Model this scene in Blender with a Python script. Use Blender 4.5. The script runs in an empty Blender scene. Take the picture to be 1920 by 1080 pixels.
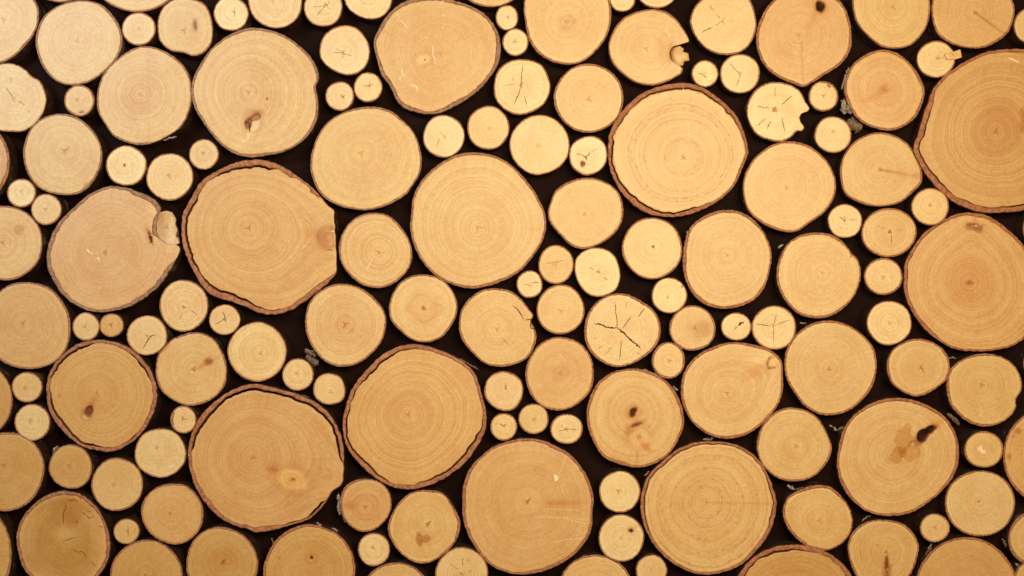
import bpy, math
import numpy as np

# ---------------------------------------------------------------- camera, light, exposure
S = 0.001                      # one unit of the layout is a millimetre
CX, CY = 960.0, 540.0          # middle of the wall section
DIST = 2667.0                  # camera distance in millimetres
EYE = 1.30                     # eye height in metres

scene = bpy.context.scene
scene.view_settings.view_transform = 'Standard'
scene.view_settings.look = 'None'
scene.view_settings.exposure = 0.0
scene.view_settings.gamma = 1.0
scene.view_settings.use_curve_mapping = False
scene.render.resolution_x = 1024
scene.render.resolution_y = 576

cam_d = bpy.data.cameras.new('camera')
cam = bpy.data.objects.new('camera', cam_d)
scene.collection.objects.link(cam)
cam_d.sensor_width = 36.0
cam_d.lens = 36.0 * DIST / 1920.0
cam_d.clip_end = 50.0
cam.location = (0, -DIST * S, EYE)
cam.rotation_euler = (math.radians(90), 0, 0)
scene.camera = cam

world = bpy.data.worlds.new('World')
scene.world = world
world.use_nodes = True
world.node_tree.nodes['Background'].inputs[0].default_value = (1.0, 0.70, 0.42, 1)
world.node_tree.nodes['Background'].inputs[1].default_value = 0.13


def area_light(name, loc, target, size, size_y, power, color, spread=180):
    d = bpy.data.lights.new(name, 'AREA')
    d.shape = 'RECTANGLE'
    d.size = size
    d.size_y = size_y
    d.energy = power
    d.color = color
    d.spread = math.radians(spread)
    o = bpy.data.objects.new(name, d)
    scene.collection.objects.link(o)
    o.location = loc
    v = [target[i] - loc[i] for i in range(3)]
    import mathutils
    o.rotation_euler = mathutils.Vector(v).to_track_quat('-Z', 'Y').to_euler()
    return o


area_light('warm_key_lamp', (0.50, -2.35, EYE + 0.42), (0.28, 0, EYE - 0.10), 1.3, 0.7, 65, (1.0, 0.81, 0.475))  # warm main light, an unseen lamp placed in front of the wall
area_light('window_light', (-1.75, -2.35, EYE + 1.15), (-0.95, 0, EYE + 0.52), 0.8, 0.7, 10.4, (0.76, 0.92, 1.0), 84)

# ---------------------------------------------------------------- node helpers
def new_mat(name):
    m = bpy.data.materials.new(name)
    m.use_nodes = True
    nt = m.node_tree
    for n in list(nt.nodes):
        nt.nodes.remove(n)
    out = nt.nodes.new('ShaderNodeOutputMaterial')
    b = nt.nodes.new('ShaderNodeBsdfPrincipled')
    nt.links.new(b.outputs[0], out.inputs[0])
    return m, nt, b


class G:
    """tiny helper to write node graphs"""
    def __init__(s, nt):
        s.nt = nt

    def put(s, sock, v):
        if isinstance(v, bpy.types.NodeSocket):
            s.nt.links.new(v, sock)
        elif isinstance(v, (tuple, list)) and len(v) == 3 and sock.type == 'RGBA':
            sock.default_value = (*v, 1)
        else:
            sock.default_value = v

    def math(s, op, a, b=0.0, c=None, clamp=False):
        n = s.nt.nodes.new('ShaderNodeMath')
        n.operation = op
        n.use_clamp = clamp
        s.put(n.inputs[0], a)
        s.put(n.inputs[1], b)
        if c is not None:
            s.put(n.inputs[2], c)
        return n.outputs[0]

    def attr(s, name):
        n = s.nt.nodes.new('ShaderNodeAttribute')
        n.attribute_name = name
        return n

    def noise(s, vec=None, w=None, scale=1.0, detail=2.0, rough=0.5, dim='3D'):
        n = s.nt.nodes.new('ShaderNodeTexNoise')
        n.noise_dimensions = dim
        if vec is not None:
            s.put(n.inputs['Vector'], vec)
        if w is not None:
            s.put(n.inputs['W'], w)
        n.inputs['Scale'].default_value = scale
        n.inputs['Detail'].default_value = detail
        n.inputs['Roughness'].default_value = rough
        return n.outputs[0]

    def rng(s, v, a, b, c=0.0, d=1.0, smooth=False):
        n = s.nt.nodes.new('ShaderNodeMapRange')
        if smooth:
            n.interpolation_type = 'SMOOTHSTEP'
        s.put(n.inputs[0], v)
        for i, q in enumerate((a, b, c, d)):
            s.put(n.inputs[1 + i], q)
        return n.outputs[0]

    def sep(s, v):
        n = s.nt.nodes.new('ShaderNodeSeparateXYZ')
        s.put(n.inputs[0], v)
        return n.outputs

    def comb(s, x, y, z):
        n = s.nt.nodes.new('ShaderNodeCombineXYZ')
        for i, q in enumerate((x, y, z)):
            s.put(n.inputs[i], q)
        return n.outputs[0]

    def mix(s, f, a, b, mode='MIX'):
        n = s.nt.nodes.new('ShaderNodeMix')
        n.data_type = 'RGBA'
        n.blend_type = mode
        s.put(n.inputs[0], f)
        s.put(n.inputs[6], a)
        s.put(n.inputs[7], b)
        return n.outputs[2]

    def bump(s, h, strength, dist):
        n = s.nt.nodes.new('ShaderNodeBump')
        n.inputs['Strength'].default_value = strength
        n.inputs['Distance'].default_value = dist
        s.put(n.inputs['Height'], h)
        return n.outputs[0]

    def pos(s):
        n = s.nt.nodes.new('ShaderNodeNewGeometry')
        v = s.nt.nodes.new('ShaderNodeVectorMath')
        v.operation = 'SCALE'
        s.nt.links.new(n.outputs['Position'], v.inputs[0])
        v.inputs['Scale'].default_value = 1000.0
        return v.outputs[0]


# ---------------------------------------------------------------- materials
def mat_cut():
    """sawn end grain: rings follow the attribute ring = (distance from pith, cos, sin)"""
    m, nt, b = new_mat('sawn_end_grain')
    g = G(nt)
    ra = g.attr('ring')
    rd, cs, sn = g.sep(ra.outputs['Vector'])
    pa = g.attr('info')                       # seed, ring contrast, distance to edge
    seed, con, ed = g.sep(pa.outputs['Vector'])
    ba = g.attr('base')                       # own colour of the wood, alpha = brown flecks
    P = g.pos()
    # rings waver a little
    wob = g.noise(P, scale=0.020, detail=2.0)
    wob2 = g.noise(P, scale=0.12, detail=1.0)
    rd2 = g.math('ADD', rd, g.math('MULTIPLY', g.math('SUBTRACT', wob, 0.5), 9.0))
    rd2 = g.math('ADD', rd2, g.math('MULTIPLY', g.math('SUBTRACT', wob2, 0.5), 1.6))
    fine = g.noise(w=g.math('ADD', g.math('MULTIPLY', rd2, 0.30), seed), detail=2.0, rough=0.6, dim='1D')
    broad = g.noise(w=g.math('ADD', g.math('MULTIPLY', rd2, 0.065), g.math('MULTIPLY', seed, 3.1)), detail=1.0, dim='1D')
    # grain speckle along the rings, and rays across them
    th = g.comb(g.math('MULTIPLY', rd2, 0.42), g.math('MULTIPLY', cs, g.math('MULTIPLY', rd, 0.16)), g.math('MULTIPLY', sn, g.math('MULTIPLY', rd, 0.16)))
    arcs = g.noise(th, scale=1.0, detail=3.0, rough=0.65)
    ray = g.noise(g.comb(g.math('MULTIPLY', rd, 0.035), g.math('MULTIPLY', cs, 26.0), g.math('MULTIPLY', sn, 26.0)), scale=1.0, detail=3.0, rough=0.6)
    speck = g.noise(P, scale=0.45, detail=3.0, rough=0.7)
    cloud = g.noise(P, scale=0.016, detail=3.0, rough=0.55)
    line = g.rng(fine, 0.40, 0.56, 1.0, 0.0, True)
    col = ba.outputs['Color']
    f = g.math('MULTIPLY', line, g.math('MULTIPLY', con, 0.78))
    col = g.mix(f, col, g.mix(1.0, col, (0.85, 0.73, 0.56), 'MULTIPLY'))
    f = g.math('MULTIPLY', g.rng(broad, 0.38, 0.62, 0.0, 1.0, True), g.math('MULTIPLY', con, 0.50))
    col = g.mix(f, col, g.mix(1.0, col, (0.86, 0.75, 0.60), 'MULTIPLY'))
    f = g.math('MULTIPLY', g.rng(arcs, 0.42, 0.70, 0.0, 1.0), 0.65)
    col = g.mix(f, col, g.mix(1.0, col, (0.84, 0.72, 0.56), 'MULTIPLY'))
    f = g.math('MULTIPLY', g.rng(arcs, 0.50, 0.30, 0.0, 1.0), 0.30)
    col = g.mix(f, col, g.mix(1.0, col, (1.12, 1.16, 1.22), 'MULTIPLY'))
    f = g.math('MULTIPLY', g.rng(ray, 0.48, 0.68, 0.0, 1.0), 0.45)
    col = g.mix(f, col, g.mix(1.0, col, (0.88, 0.78, 0.66), 'MULTIPLY'))
    f = g.rng(speck, 0.35, 0.70, 0.0, 0.50)
    col = g.mix(f, col, g.mix(1.0, col, (0.86, 0.78, 0.68), 'MULTIPLY'))
    f = g.rng(cloud, 0.38, 0.66, 0.0, 0.60, True)
    col = g.mix(f, col, g.mix(1.0, col, (0.93, 0.82, 0.70), 'MULTIPLY'))
    # brown flecks lying in some of the rings
    fl = g.noise(g.comb(g.math('MULTIPLY', rd2, 0.10), g.math('MULTIPLY', cs, g.math('MULTIPLY', rd, 0.07)), g.math('MULTIPLY', sn, g.math('MULTIPLY', rd, 0.07))), scale=1.6, detail=2.0, rough=0.6)
    band = g.rng(broad, 0.46, 0.60, 0.0, 1.0, True)
    f = g.math('MULTIPLY', g.math('MULTIPLY', g.rng(fl, 0.54, 0.68, 0.0, 1.0), band), ba.outputs['Alpha'])
    col = g.mix(f, col, (0.33, 0.15, 0.055))
    # pale sapwood just inside the bark, and the brown cambium line
    f = g.rng(ed, 9.0, 2.5, 0.0, 0.30, True)
    col = g.mix(f, col, g.mix(1.0, col, (1.06, 1.08, 1.06), 'MULTIPLY'))
    f = g.rng(ed, 1.7, 0.2, 0.0, 0.75, True)
    col = g.mix(f, col, (0.42, 0.20, 0.07))
    nt.links.new(col, b.inputs['Base Color'])
    b.inputs['Roughness'].default_value = 0.40
    nt.links.new(g.rng(g.sep(ba.outputs['Vector'])[0], 0.10, 0.35, 0.06, 0.55), b.inputs['Specular IOR Level'])
    h = g.math('ADD', g.math('MULTIPLY', arcs, 0.5), g.math('MULTIPLY', speck, 0.8))
    nt.links.new(g.bump(h, 0.35, 0.0012), b.inputs['Normal'])
    return m


def mat_bark():
    m, nt, b = new_mat('birch_bark')
    g = G(nt)
    a = g.attr('bark_info')                    # 0..1 over the cut edge then 1..2 down the side; seed; greyness, which also paints in the light on upper left bark
    u, seed, grey = g.sep(a.outputs['Vector'])
    P = g.pos()
    n1 = g.noise(P, scale=0.16, detail=4.0, rough=0.7)
    n2 = g.noise(P, scale=0.9, detail=2.0, rough=0.6)
    n3 = g.noise(P, scale=0.035, detail=3.0, rough=0.6)
    cut = g.mix(g.rng(n1, 0.35, 0.65), (0.25, 0.080, 0.035), (0.55, 0.225, 0.110))
    cutg = g.mix(g.rng(n1, 0.35, 0.65), (0.21, 0.100, 0.062), (0.44, 0.250, 0.165))
    cut = g.mix(grey, cut, cutg)
    cut = g.mix(g.rng(n2, 0.58, 0.74, 0.0, 0.7), cut, (0.62, 0.36, 0.22))
    cut = g.mix(g.rng(n2, 0.42, 0.30, 0.0, 0.6), cut, (0.12, 0.04, 0.02))
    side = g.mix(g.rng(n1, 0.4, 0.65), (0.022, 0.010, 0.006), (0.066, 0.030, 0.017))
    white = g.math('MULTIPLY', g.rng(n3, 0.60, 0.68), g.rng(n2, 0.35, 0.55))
    side = g.mix(g.rng(u, 1.45, 1.15), side, (0.105, 0.042, 0.020))  # redder and lighter towards the front, a warm edge glow put into the colour
    side = g.mix(g.math('MULTIPLY', white, 0.6), side, (0.30, 0.27, 0.24))
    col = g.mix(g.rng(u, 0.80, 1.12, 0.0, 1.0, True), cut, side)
    col = g.mix(g.rng(u, 0.16, 0.0, 0.0, 0.85), col, (0.085, 0.026, 0.012))
    nt.links.new(col, b.inputs['Base Color'])
    b.inputs['Roughness'].default_value = 0.62
    b.inputs['Specular IOR Level'].default_value = 0.3
    nt.links.new(g.bump(g.math('ADD', n1, g.math('MULTIPLY', n2, 0.6)), 0.9, 0.002), b.inputs['Normal'])
    return m


def mat_plain(name, c1, c2, scale, rough, spec=0.3, bump=0.3):
    m, nt, b = new_mat(name)
    g = G(nt)
    n = g.noise(g.pos(), scale=scale, detail=4.0, rough=0.6)
    nt.links.new(g.mix(g.rng(n, 0.35, 0.65), c1, c2), b.inputs['Base Color'])
    b.inputs['Roughness'].default_value = rough
    b.inputs['Specular IOR Level'].default_value = spec
    nt.links.new(g.bump(n, bump, 0.001), b.inputs['Normal'])
    return m


M_CUT = mat_cut()
M_BARK = mat_bark()
M_CRACK = mat_plain('painted_drying_crack', (0.035, 0.014, 0.006), (0.12, 0.05, 0.02), 0.5, 0.9, 0.05)  # flat ribbons, the darkness inside each crack is painted as colour
M_SCRATCH = mat_plain('pale_scratch', (0.72, 0.55, 0.34), (0.84, 0.74, 0.58), 0.4, 0.6)
M_WHITE = mat_plain('white_papery_bark', (0.055, 0.034, 0.025), (0.46, 0.38, 0.31), 0.22, 0.55, 0.4, 0.8)
M_BROWNFLAKE = mat_plain('brown_papery_bark', (0.05, 0.028, 0.018), (0.24, 0.15, 0.10), 0.25, 0.6, 0.3, 0.8)
M_BOARD = mat_plain('dark_backing_board', (0.0085, 0.0027, 0.0020), (0.0135, 0.0046, 0.0036), 0.02, 0.6, 0.04, 0.2)

# ---------------------------------------------------------------- geometry helpers
def scale_at(d):
    return (DIST - d) / DIST


def spline(pts, n=360):
    """closed centripetal Catmull-Rom through the points"""
    p = np.array(pts, float)
    k = len(p)
    out = []
    per = max(4, n // k)
    for i in range(k):
        P0, P1, P2, P3 = p[(i - 1) % k], p[i], p[(i + 1) % k], p[(i + 2) % k]
        t0 = 0.0
        t1 = t0 + max(np.linalg.norm(P1 - P0), 1e-3) ** 0.5
        t2 = t1 + max(np.linalg.norm(P2 - P1), 1e-3) ** 0.5
        t3 = t2 + max(np.linalg.norm(P3 - P2), 1e-3) ** 0.5
        t = np.linspace(t1, t2, per, endpoint=False)[:, None]
        A1 = (t1 - t) / (t1 - t0) * P0 + (t - t0) / (t1 - t0) * P1
        A2 = (t2 - t) / (t2 - t1) * P1 + (t - t1) / (t2 - t1) * P2
        A3 = (t3 - t) / (t3 - t2) * P2 + (t - t2) / (t3 - t2) * P3
        B1 = (t2 - t) / (t2 - t0) * A1 + (t - t0) / (t2 - t0) * A2
        B2 = (t3 - t) / (t3 - t1) * A2 + (t - t1) / (t3 - t1) * A3
        out.append((t2 - t) / (t2 - t1) * B1 + (t - t1) / (t2 - t1) * B2)
    return np.concatenate(out)


def polar(poly, c, th):
    """radius of a closed outline seen from c at the angles th (y axis up)"""
    dx = poly[:, 0] - c[0]
    dy = -(poly[:, 1] - c[1])
    a = np.unwrap(np.arctan2(dy, dx))
    r = np.hypot(dx, dy)
    if a[-1] < a[0]:
        a = a[::-1]
        r = r[::-1]
    a = np.maximum.accumulate(a)
    aa = np.concatenate([a - 2 * np.pi, a, a + 2 * np.pi])
    rr = np.concatenate([r, r, r])
    aa = aa + np.arange(len(aa)) * 1e-9
    base = a[0]
    return np.interp((th - base) % (2 * np.pi) + base, aa, rr)


def wave(th, rng, lo, hi, power=0.5):
    """periodic roughness, about unit amplitude"""
    v = np.zeros_like(th)
    ks = rng.integers(lo, hi, 14)
    for k in ks:
        v += np.sin(k * th + rng.uniform(0, 6.28)) / (k ** power)
    return v / (np.abs(v).max() + 1e-6)


def make_mesh(name, verts, quads, tris, mats, parent, loc, attrs=None, polys=None, slots=None, smooth=True):
    """verts in layout units relative to loc: x right, y up, d towards the viewer"""
    v = np.asarray(verts, float)
    co = np.stack([v[:, 0], -v[:, 2], v[:, 1]], 1) * S
    me = bpy.data.meshes.new(name)
    fl = []
    if tris is not None and len(tris):
        fl.append((np.asarray(tris), 3))
    if quads is not None and len(quads):
        fl.append((np.asarray(quads), 4))
    loops = [f.reshape(-1) for f, k in fl]
    totals = [np.full(len(f), k) for f, k in fl]
    if polys:
        loops.append(np.array([i for p in polys for i in p]))
        totals.append(np.array([len(p) for p in polys]))
    loops = np.concatenate(loops).astype(np.int32)
    totals = np.concatenate(totals).astype(np.int32)
    starts = np.concatenate([[0], np.cumsum(totals)[:-1]]).astype(np.int32)
    me.vertices.add(len(co))
    me.vertices.foreach_set('co', co.astype(np.float32).ravel())
    me.loops.add(len(loops))
    me.loops.foreach_set('vertex_index', loops)
    me.polygons.add(len(totals))
    me.polygons.foreach_set('loop_start', starts)
    me.polygons.foreach_set('loop_total', totals)
    mi = np.zeros(len(totals), np.int32)
    if polys and slots:
        mi[-len(polys):] = slots
    for m in mats:
        me.materials.append(m)
    me.polygons.foreach_set('material_index', mi)
    me.polygons.foreach_set('use_smooth', np.full(len(totals), smooth))
    me.update(calc_edges=True)
    for an, (typ, arr) in (attrs or {}).items():
        at = me.attributes.new(an, typ, 'POINT')
        at.data.foreach_set('vector' if typ == 'FLOAT_VECTOR' else 'color', np.asarray(arr, np.float32).ravel())
    me.validate()
    o = bpy.data.objects.new(name, me)
    scene.collection.objects.link(o)
    o.parent = parent
    o.location = (loc[0] * S, -loc[2] * S, loc[1] * S)
    return o


def sst(x, a, b):
    t = np.clip((x - a) / (b - a), 0, 1)
    return t * t * (3 - 2 * t)


def seg_dist(x, y, x1, y1, x2, y2):
    dx, dy = x2 - x1, y2 - y1
    L = dx * dx + dy * dy + 1e-9
    t = np.clip(((x - x1) * dx + (y - y1) * dy) / L, 0, 1)
    return np.hypot(x - x1 - t * dx, y - y1 - t * dy), t


def vnoise(x, y, seed, f):
    """cheap smooth noise in about -1..1"""
    r = np.random.default_rng(seed)
    v = np.zeros_like(x)
    for i in range(7):
        a = r.uniform(0, 6.28)
        q = f * r.uniform(0.6, 1.9)
        v += np.sin(x * q * np.cos(a) + y * q * np.sin(a) + r.uniform(0, 6.28))
    return v / 3.5


TONES = {
    'pale':  (0.755, 0.570, 0.320),
    'cream': (0.790, 0.635, 0.385),
    'mid':   (0.700, 0.492, 0.243),
    'tan':   (0.665, 0.425, 0.190),
    'pink':  (0.665, 0.425, 0.210),
    'ochre': (0.610, 0.378, 0.150),  # wood tone that also holds the dimmer, warmer light of the lower left
}


def strip(pts, w, rng, jag=0.35, step=2.0, taper=True):
    """jagged ribbon polygon along a polyline, tapering at its ends"""
    p = np.array(pts, float)
    seg = np.linalg.norm(np.diff(p, axis=0), axis=1)
    L = seg.sum()
    n = max(4, int(L / step))
    s = np.linspace(0, L, n)
    cum = np.concatenate([[0], np.cumsum(seg)])
    x = np.interp(s, cum, p[:, 0])
    y = np.interp(s, cum, p[:, 1])
    tx = np.gradient(x)
    ty = np.gradient(y)
    q = np.hypot(tx, ty) + 1e-9
    nx, ny = -ty / q, tx / q
    off = rng.normal(0, jag, n)
    off[0] = off[-1] = 0
    x = x + nx * off
    y = y + ny * off
    u = s / L
    prof = np.minimum(1, np.minimum(u, 1 - u) * 6 + 0.12) if taper else np.ones(n)
    prof = prof * rng.uniform(0.55, 1.15, n)
    h = w / 2 * prof
    return np.stack([x + nx * h, y + ny * h], 1), np.stack([x - nx * h, y - ny * h], 1)


def make_face(name, parent, cx, cy, d0, pith, rad, th, tone, con, fleck, seed, feats, skirt, dome=0.0, ring0=0.0, pithmark=True):
    """sawn face as a dense polar sheet about the pith, with its rim going back into the stack"""
    rng = np.random.default_rng(seed)
    k = scale_at(d0)
    n = len(th)
    Rm = rad.mean()
    nr = max(10, int(Rm / 2.3))
    t = np.linspace(0, 1, nr + 1)[1:]
    t = np.concatenate([[0.35 * t[0]], t])
    t = np.unique(np.concatenate([t, [1 - 1.0 / Rm]]))
    nr = len(t)
    c, s = np.cos(th), np.sin(th)
    X = pith[0] + t[:, None] * (rad * c)[None]
    Y = pith[1] - t[:, None] * (rad * s)[None]
    ft_ = np.fft.rfft(rad)
    ft_[5:] = 0
    rsm = np.maximum(np.fft.irfft(ft_, n), 0.5 * Rm)
    # round rings near the pith that take the outline's form towards the rim
    rd = t[:, None] * rad[None] * (Rm / rsm[None]) ** (t[:, None] ** 1.3)
    ed = (1 - t[:, None]) * rad[None]
    X = np.concatenate([[pith[0]], X.ravel()])
    Y = np.concatenate([[pith[1]], Y.ravel()])
    rd = np.concatenate([[0.0], rd.ravel()])
    ed = np.concatenate([[Rm], ed.ravel()])
    C = np.concatenate([[1.0], np.tile(c, nr)])
    Sn = np.concatenate([[0.0], np.tile(s, nr)])
    tt = np.concatenate([[0.0], np.repeat(t, n)])
    D = np.full(X.shape, 0.0)
    D += dome * (1 - tt ** 2)
    D[ed < 0.3] -= 0.35
    col = np.tile(np.array(TONES[tone] if isinstance(tone, str) else tone), (len(X), 1))
    lum = rng.normal(0, 0.018)
    col = col * (1 + lum) * np.array([1, 1 + rng.normal(0, 0.006), 1 + rng.normal(0, 0.018)])
    # heartwood a little darker and redder than the outer rings
    hw = sst(tt, 0.85, 0.25)[:, None] * 0.5
    col = col * (1 - hw * np.array([0.03, 0.07, 0.12]))
    strips = []
    if pithmark:
        a0 = rng.uniform(0, 6.28)
        q = min(8.5, 3.6 + Rm * 0.045)
        best = np.full(X.shape, 99.0)
        for j in range(3):
            a = a0 + j * 2.09 + rng.normal(0, 0.25)
            L = q * rng.uniform(0.6, 1.2)
            dd, u = seg_dist(X, Y, pith[0], pith[1], pith[0] + L * math.cos(a), pith[1] + L * math.sin(a))
            best = np.minimum(best, dd + u * 0.6)
        f = sst(best, 1.75, 0.5)[:, None] * rng.uniform(0.5, 1.0)
        col = col * (1 - f) + col * np.array([0.55, 0.36, 0.22]) * f
        f = (sst(rd, 13, 8) * sst(rd, 3, 6))[:, None] * 0.10
        col = col * (1 - f * np.array([-0.4, -0.5, -0.5]))
    for ft in feats:
        typ = ft[0]
        if typ == 'knot':          # x, y, rx, ry, rot, darkness: rings curl round it
            _, x, y, rx, ry, rot, dark = ft
            a = math.radians(rot)
            u = ((X - x) * math.cos(a) - (Y - y) * math.sin(a)) / rx
            v = ((X - x) * math.sin(a) + (Y - y) * math.cos(a)) / ry
            q = np.hypot(u, v)
            w = sst(q, 2.1, 1.0)
            near = rd[np.argmin(q)]
            rd = rd * (1 - w) + (near + q * (rx + ry) * 0.9) * w
            f = (np.exp(-(q / 1.15) ** 4) * dark)[:, None]
            col = col * (1 - f * np.array([0.35, 0.55, 0.72]))
            f = (np.exp(-((q - 1.15) / 0.28) ** 2) * dark)[:, None]
            col = col * (1 - f * np.array([0.22, 0.42, 0.6]))
            f = (np.exp(-(q / 2.6) ** 2) * dark * 0.4)[:, None]
            col = col * (1 - f * np.array([0.08, 0.22, 0.36]))
        elif typ == 'eye':         # x, y, rx, ry, rot: a branch cut across, with rings of its own
            _, x, y, rx, ry, rot = ft
            a = math.radians(rot)
            u = ((X - x) * math.cos(a) - (Y - y) * math.sin(a)) / rx
            v = ((X - x) * math.sin(a) + (Y - y) * math.cos(a)) / ry
            q = np.hypot(u, v)
            f = (sst(q, 1.25, 0.85) * 0.5)[:, None]
            col = col * (1 + f * np.array([0.18, 0.30, 0.30]))
            f = (np.clip(np.cos(q * 2 * np.pi * 3.2), 0, 1) * sst(q, 1.5, 1.0) * 0.30)[:, None]
            col = col * (1 - f * np.array([0.25, 0.45, 0.6]))
            f = (np.exp(-((q - 1.5) / 0.4) ** 2) * 0.35)[:, None]
            col = col * (1 - f * np.array([0.15, 0.35, 0.5]))
        elif typ == 'pit':         # x, y, rx, ry, rot, depth, (colour)
            _, x, y, rx, ry, rot, dep = ft[:7]
            cc = np.array(ft[7] if len(ft) > 7 else (0.055, 0.022, 0.010))
            a = math.radians(rot)
            u = ((X - x) * math.cos(a) - (Y - y) * math.sin(a)) / rx
            v = ((X - x) * math.sin(a) + (Y - y) * math.cos(a)) / ry
            q = np.hypot(u, v) + 0.22 * vnoise(X, Y, seed + 7, 2.2 / max(2, min(rx, ry)))
            f = sst(q, 1.15, 0.80)
            D -= dep * f
            f = f[:, None]
            col = col * (1 - f) + cc * f
            f = (sst(q, 1.9, 1.0) * 0.5)[:, None]
            col = col * (1 - f * np.array([0.15, 0.35, 0.5]))
        elif typ == 'stain':       # x, y, rx, ry, rot, colour factor, softness
            _, x, y, rx, ry, rot, cc, soft = ft
            if pithmark and soft == 0.4 and rx < 6.6 and math.hypot(x - pith[0], y - pith[1]) < 5:
                continue
            a = math.radians(rot)
            u = ((X - x) * math.cos(a) - (Y - y) * math.sin(a)) / rx
            v = ((X - x) * math.sin(a) + (Y - y) * math.cos(a)) / ry
            q = np.hypot(u, v) + 0.25 * vnoise(X, Y, seed + 3, 3.0 / max(3, min(rx, ry)))
            f = sst(q, 1 + soft, 1 - soft)[:, None] * (0.65 if rx < 6.5 and soft == 0.4 else 1.0)
            col = col * (1 - f * (1 - np.array(cc)))
            if soft < 0.3:         # darker tide line
                f = np.exp(-((q - 0.97) / 0.07) ** 2)[:, None] * 0.35
                col = col * (1 - f * np.array([0.25, 0.4, 0.55]))
        elif typ == 'streak':      # x1, y1, x2, y2, width, colour factor
            _, x1, y1, x2, y2, w, cc = ft
            dd, u = seg_dist(X, Y, x1, y1, x2, y2)
            f = (np.exp(-(dd / w) ** 2) * (1 - 0.3 * u))[:, None]
            col = col * (1 - f * (1 - np.array(cc)))
        elif typ == 'swell':       # rings bulge towards a point of the rim
            _, x, y, r, amp = ft
            q = np.hypot(X - x, Y - y) / r
            rd = rd - amp * np.exp(-q ** 2)
        elif typ in ('crack', 'scratch'):
            _, pts, w = ft
            strips.append((pts, w * (0.85 if typ == 'crack' else 0.8), 1 if typ == 'crack' else 2))
        elif typ == 'chip':
            strips.append((ft[1], None, 2))
    col = np.clip(col, 0.004, 0.9)
    # to local coordinates
    x = (X - cx) * k
    y = -(Y - cy) * k
    verts = np.stack([x, y, D], 1)
    i0 = 1
    idx = np.arange(n)
    nxt = (idx + 1) % n
    tris = np.stack([np.zeros(n, int), i0 + idx, i0 + nxt], 1)
    quads = []
    for j in range(nr - 1):
        a = i0 + j * n
        b = a + n
        quads.append(np.stack([a + idx, b + idx, b + nxt, a + nxt], 1))
    last = i0 + (nr - 1) * n
    base_n = len(verts)
    if skirt > 0:
        rim = verts[last:last + n].copy()
        back = rim.copy()
        back[:, 2] = -skirt
        verts = np.concatenate([verts, rim, back])
        a = base_n
        b = base_n + n
        quads.append(np.stack([a + idx, b + idx, b + nxt, a + nxt], 1))
        ext = 2 * n
    else:
        ext = 0
    pad = lambda arr, val: np.concatenate([arr, np.tile(np.asarray(val, float), (ext,) + (1,) * (arr.ndim - 1))]) if ext else arr
    ring = np.stack([rd + ring0, C, Sn], 1)
    ring = pad(ring, [[50.0, 1.0, 0.0]]) if ext else ring
    info = np.stack([np.full(base_n, (seed % 97) * 3.7), np.full(base_n, con), ed], 1)
    info = pad(info, [[1.0, 0.3, 0.0]]) if ext else info
    base = np.concatenate([col, np.full((base_n, 1), fleck)], 1)
    base = pad(base, [[0.05, 0.02, 0.01, 0.0]]) if ext else base  # dark cambium side, with the shade of the bark gap in its colour
    polys, slots = [], []
    vv = [verts]
    cnt = len(verts)
    for pts, w, slot in strips:
        if w is None:
            p = np.array(pts, float)
            q = np.stack([(p[:, 0] - cx) * k, -(p[:, 1] - cy) * k, np.full(len(p), 0.30)], 1)
            vv.append(q)
            polys.append(list(range(cnt, cnt + len(q))))
            slots.append(slot)
            cnt += len(q)
            continue
        A, B = strip(pts, w, rng, jag=0.25 + 0.15 * w if slot == 1 else 0.2)
        m = len(A)
        p = np.concatenate([A, B])
        q = np.stack([(p[:, 0] - cx) * k, -(p[:, 1] - cy) * k, np.full(len(p), 0.22)], 1)
        vv.append(q)
        for j in range(m - 1):
            if slot == 2 and rng.random() < 0.15:
                continue
            polys.append([cnt + j, cnt + m + j, cnt + m + j + 1, cnt + j + 1])
            slots.append(slot)
        cnt += 2 * m
    extra = cnt - len(verts)
    verts = np.concatenate(vv)
    if extra:
        ring = np.concatenate([ring, np.zeros((extra, 3))])
        info = np.concatenate([info, np.zeros((extra, 3))])
        base = np.concatenate([base, np.zeros((extra, 4))])
    return make_mesh(name, verts, np.concatenate(quads), tris, [M_CUT, M_CRACK, M_SCRATCH], parent,
                     (0, 0, DEPTH + d0), {'ring': ('FLOAT_VECTOR', ring), 'info': ('FLOAT_VECTOR', info), 'base': ('FLOAT_COLOR', base)},
                     polys, slots)


DEPTH = 46.0      # the board stands this far behind the mean cut plane
GROUP = 'birch logs stacked end on in the wall'
count = [0]


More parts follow.
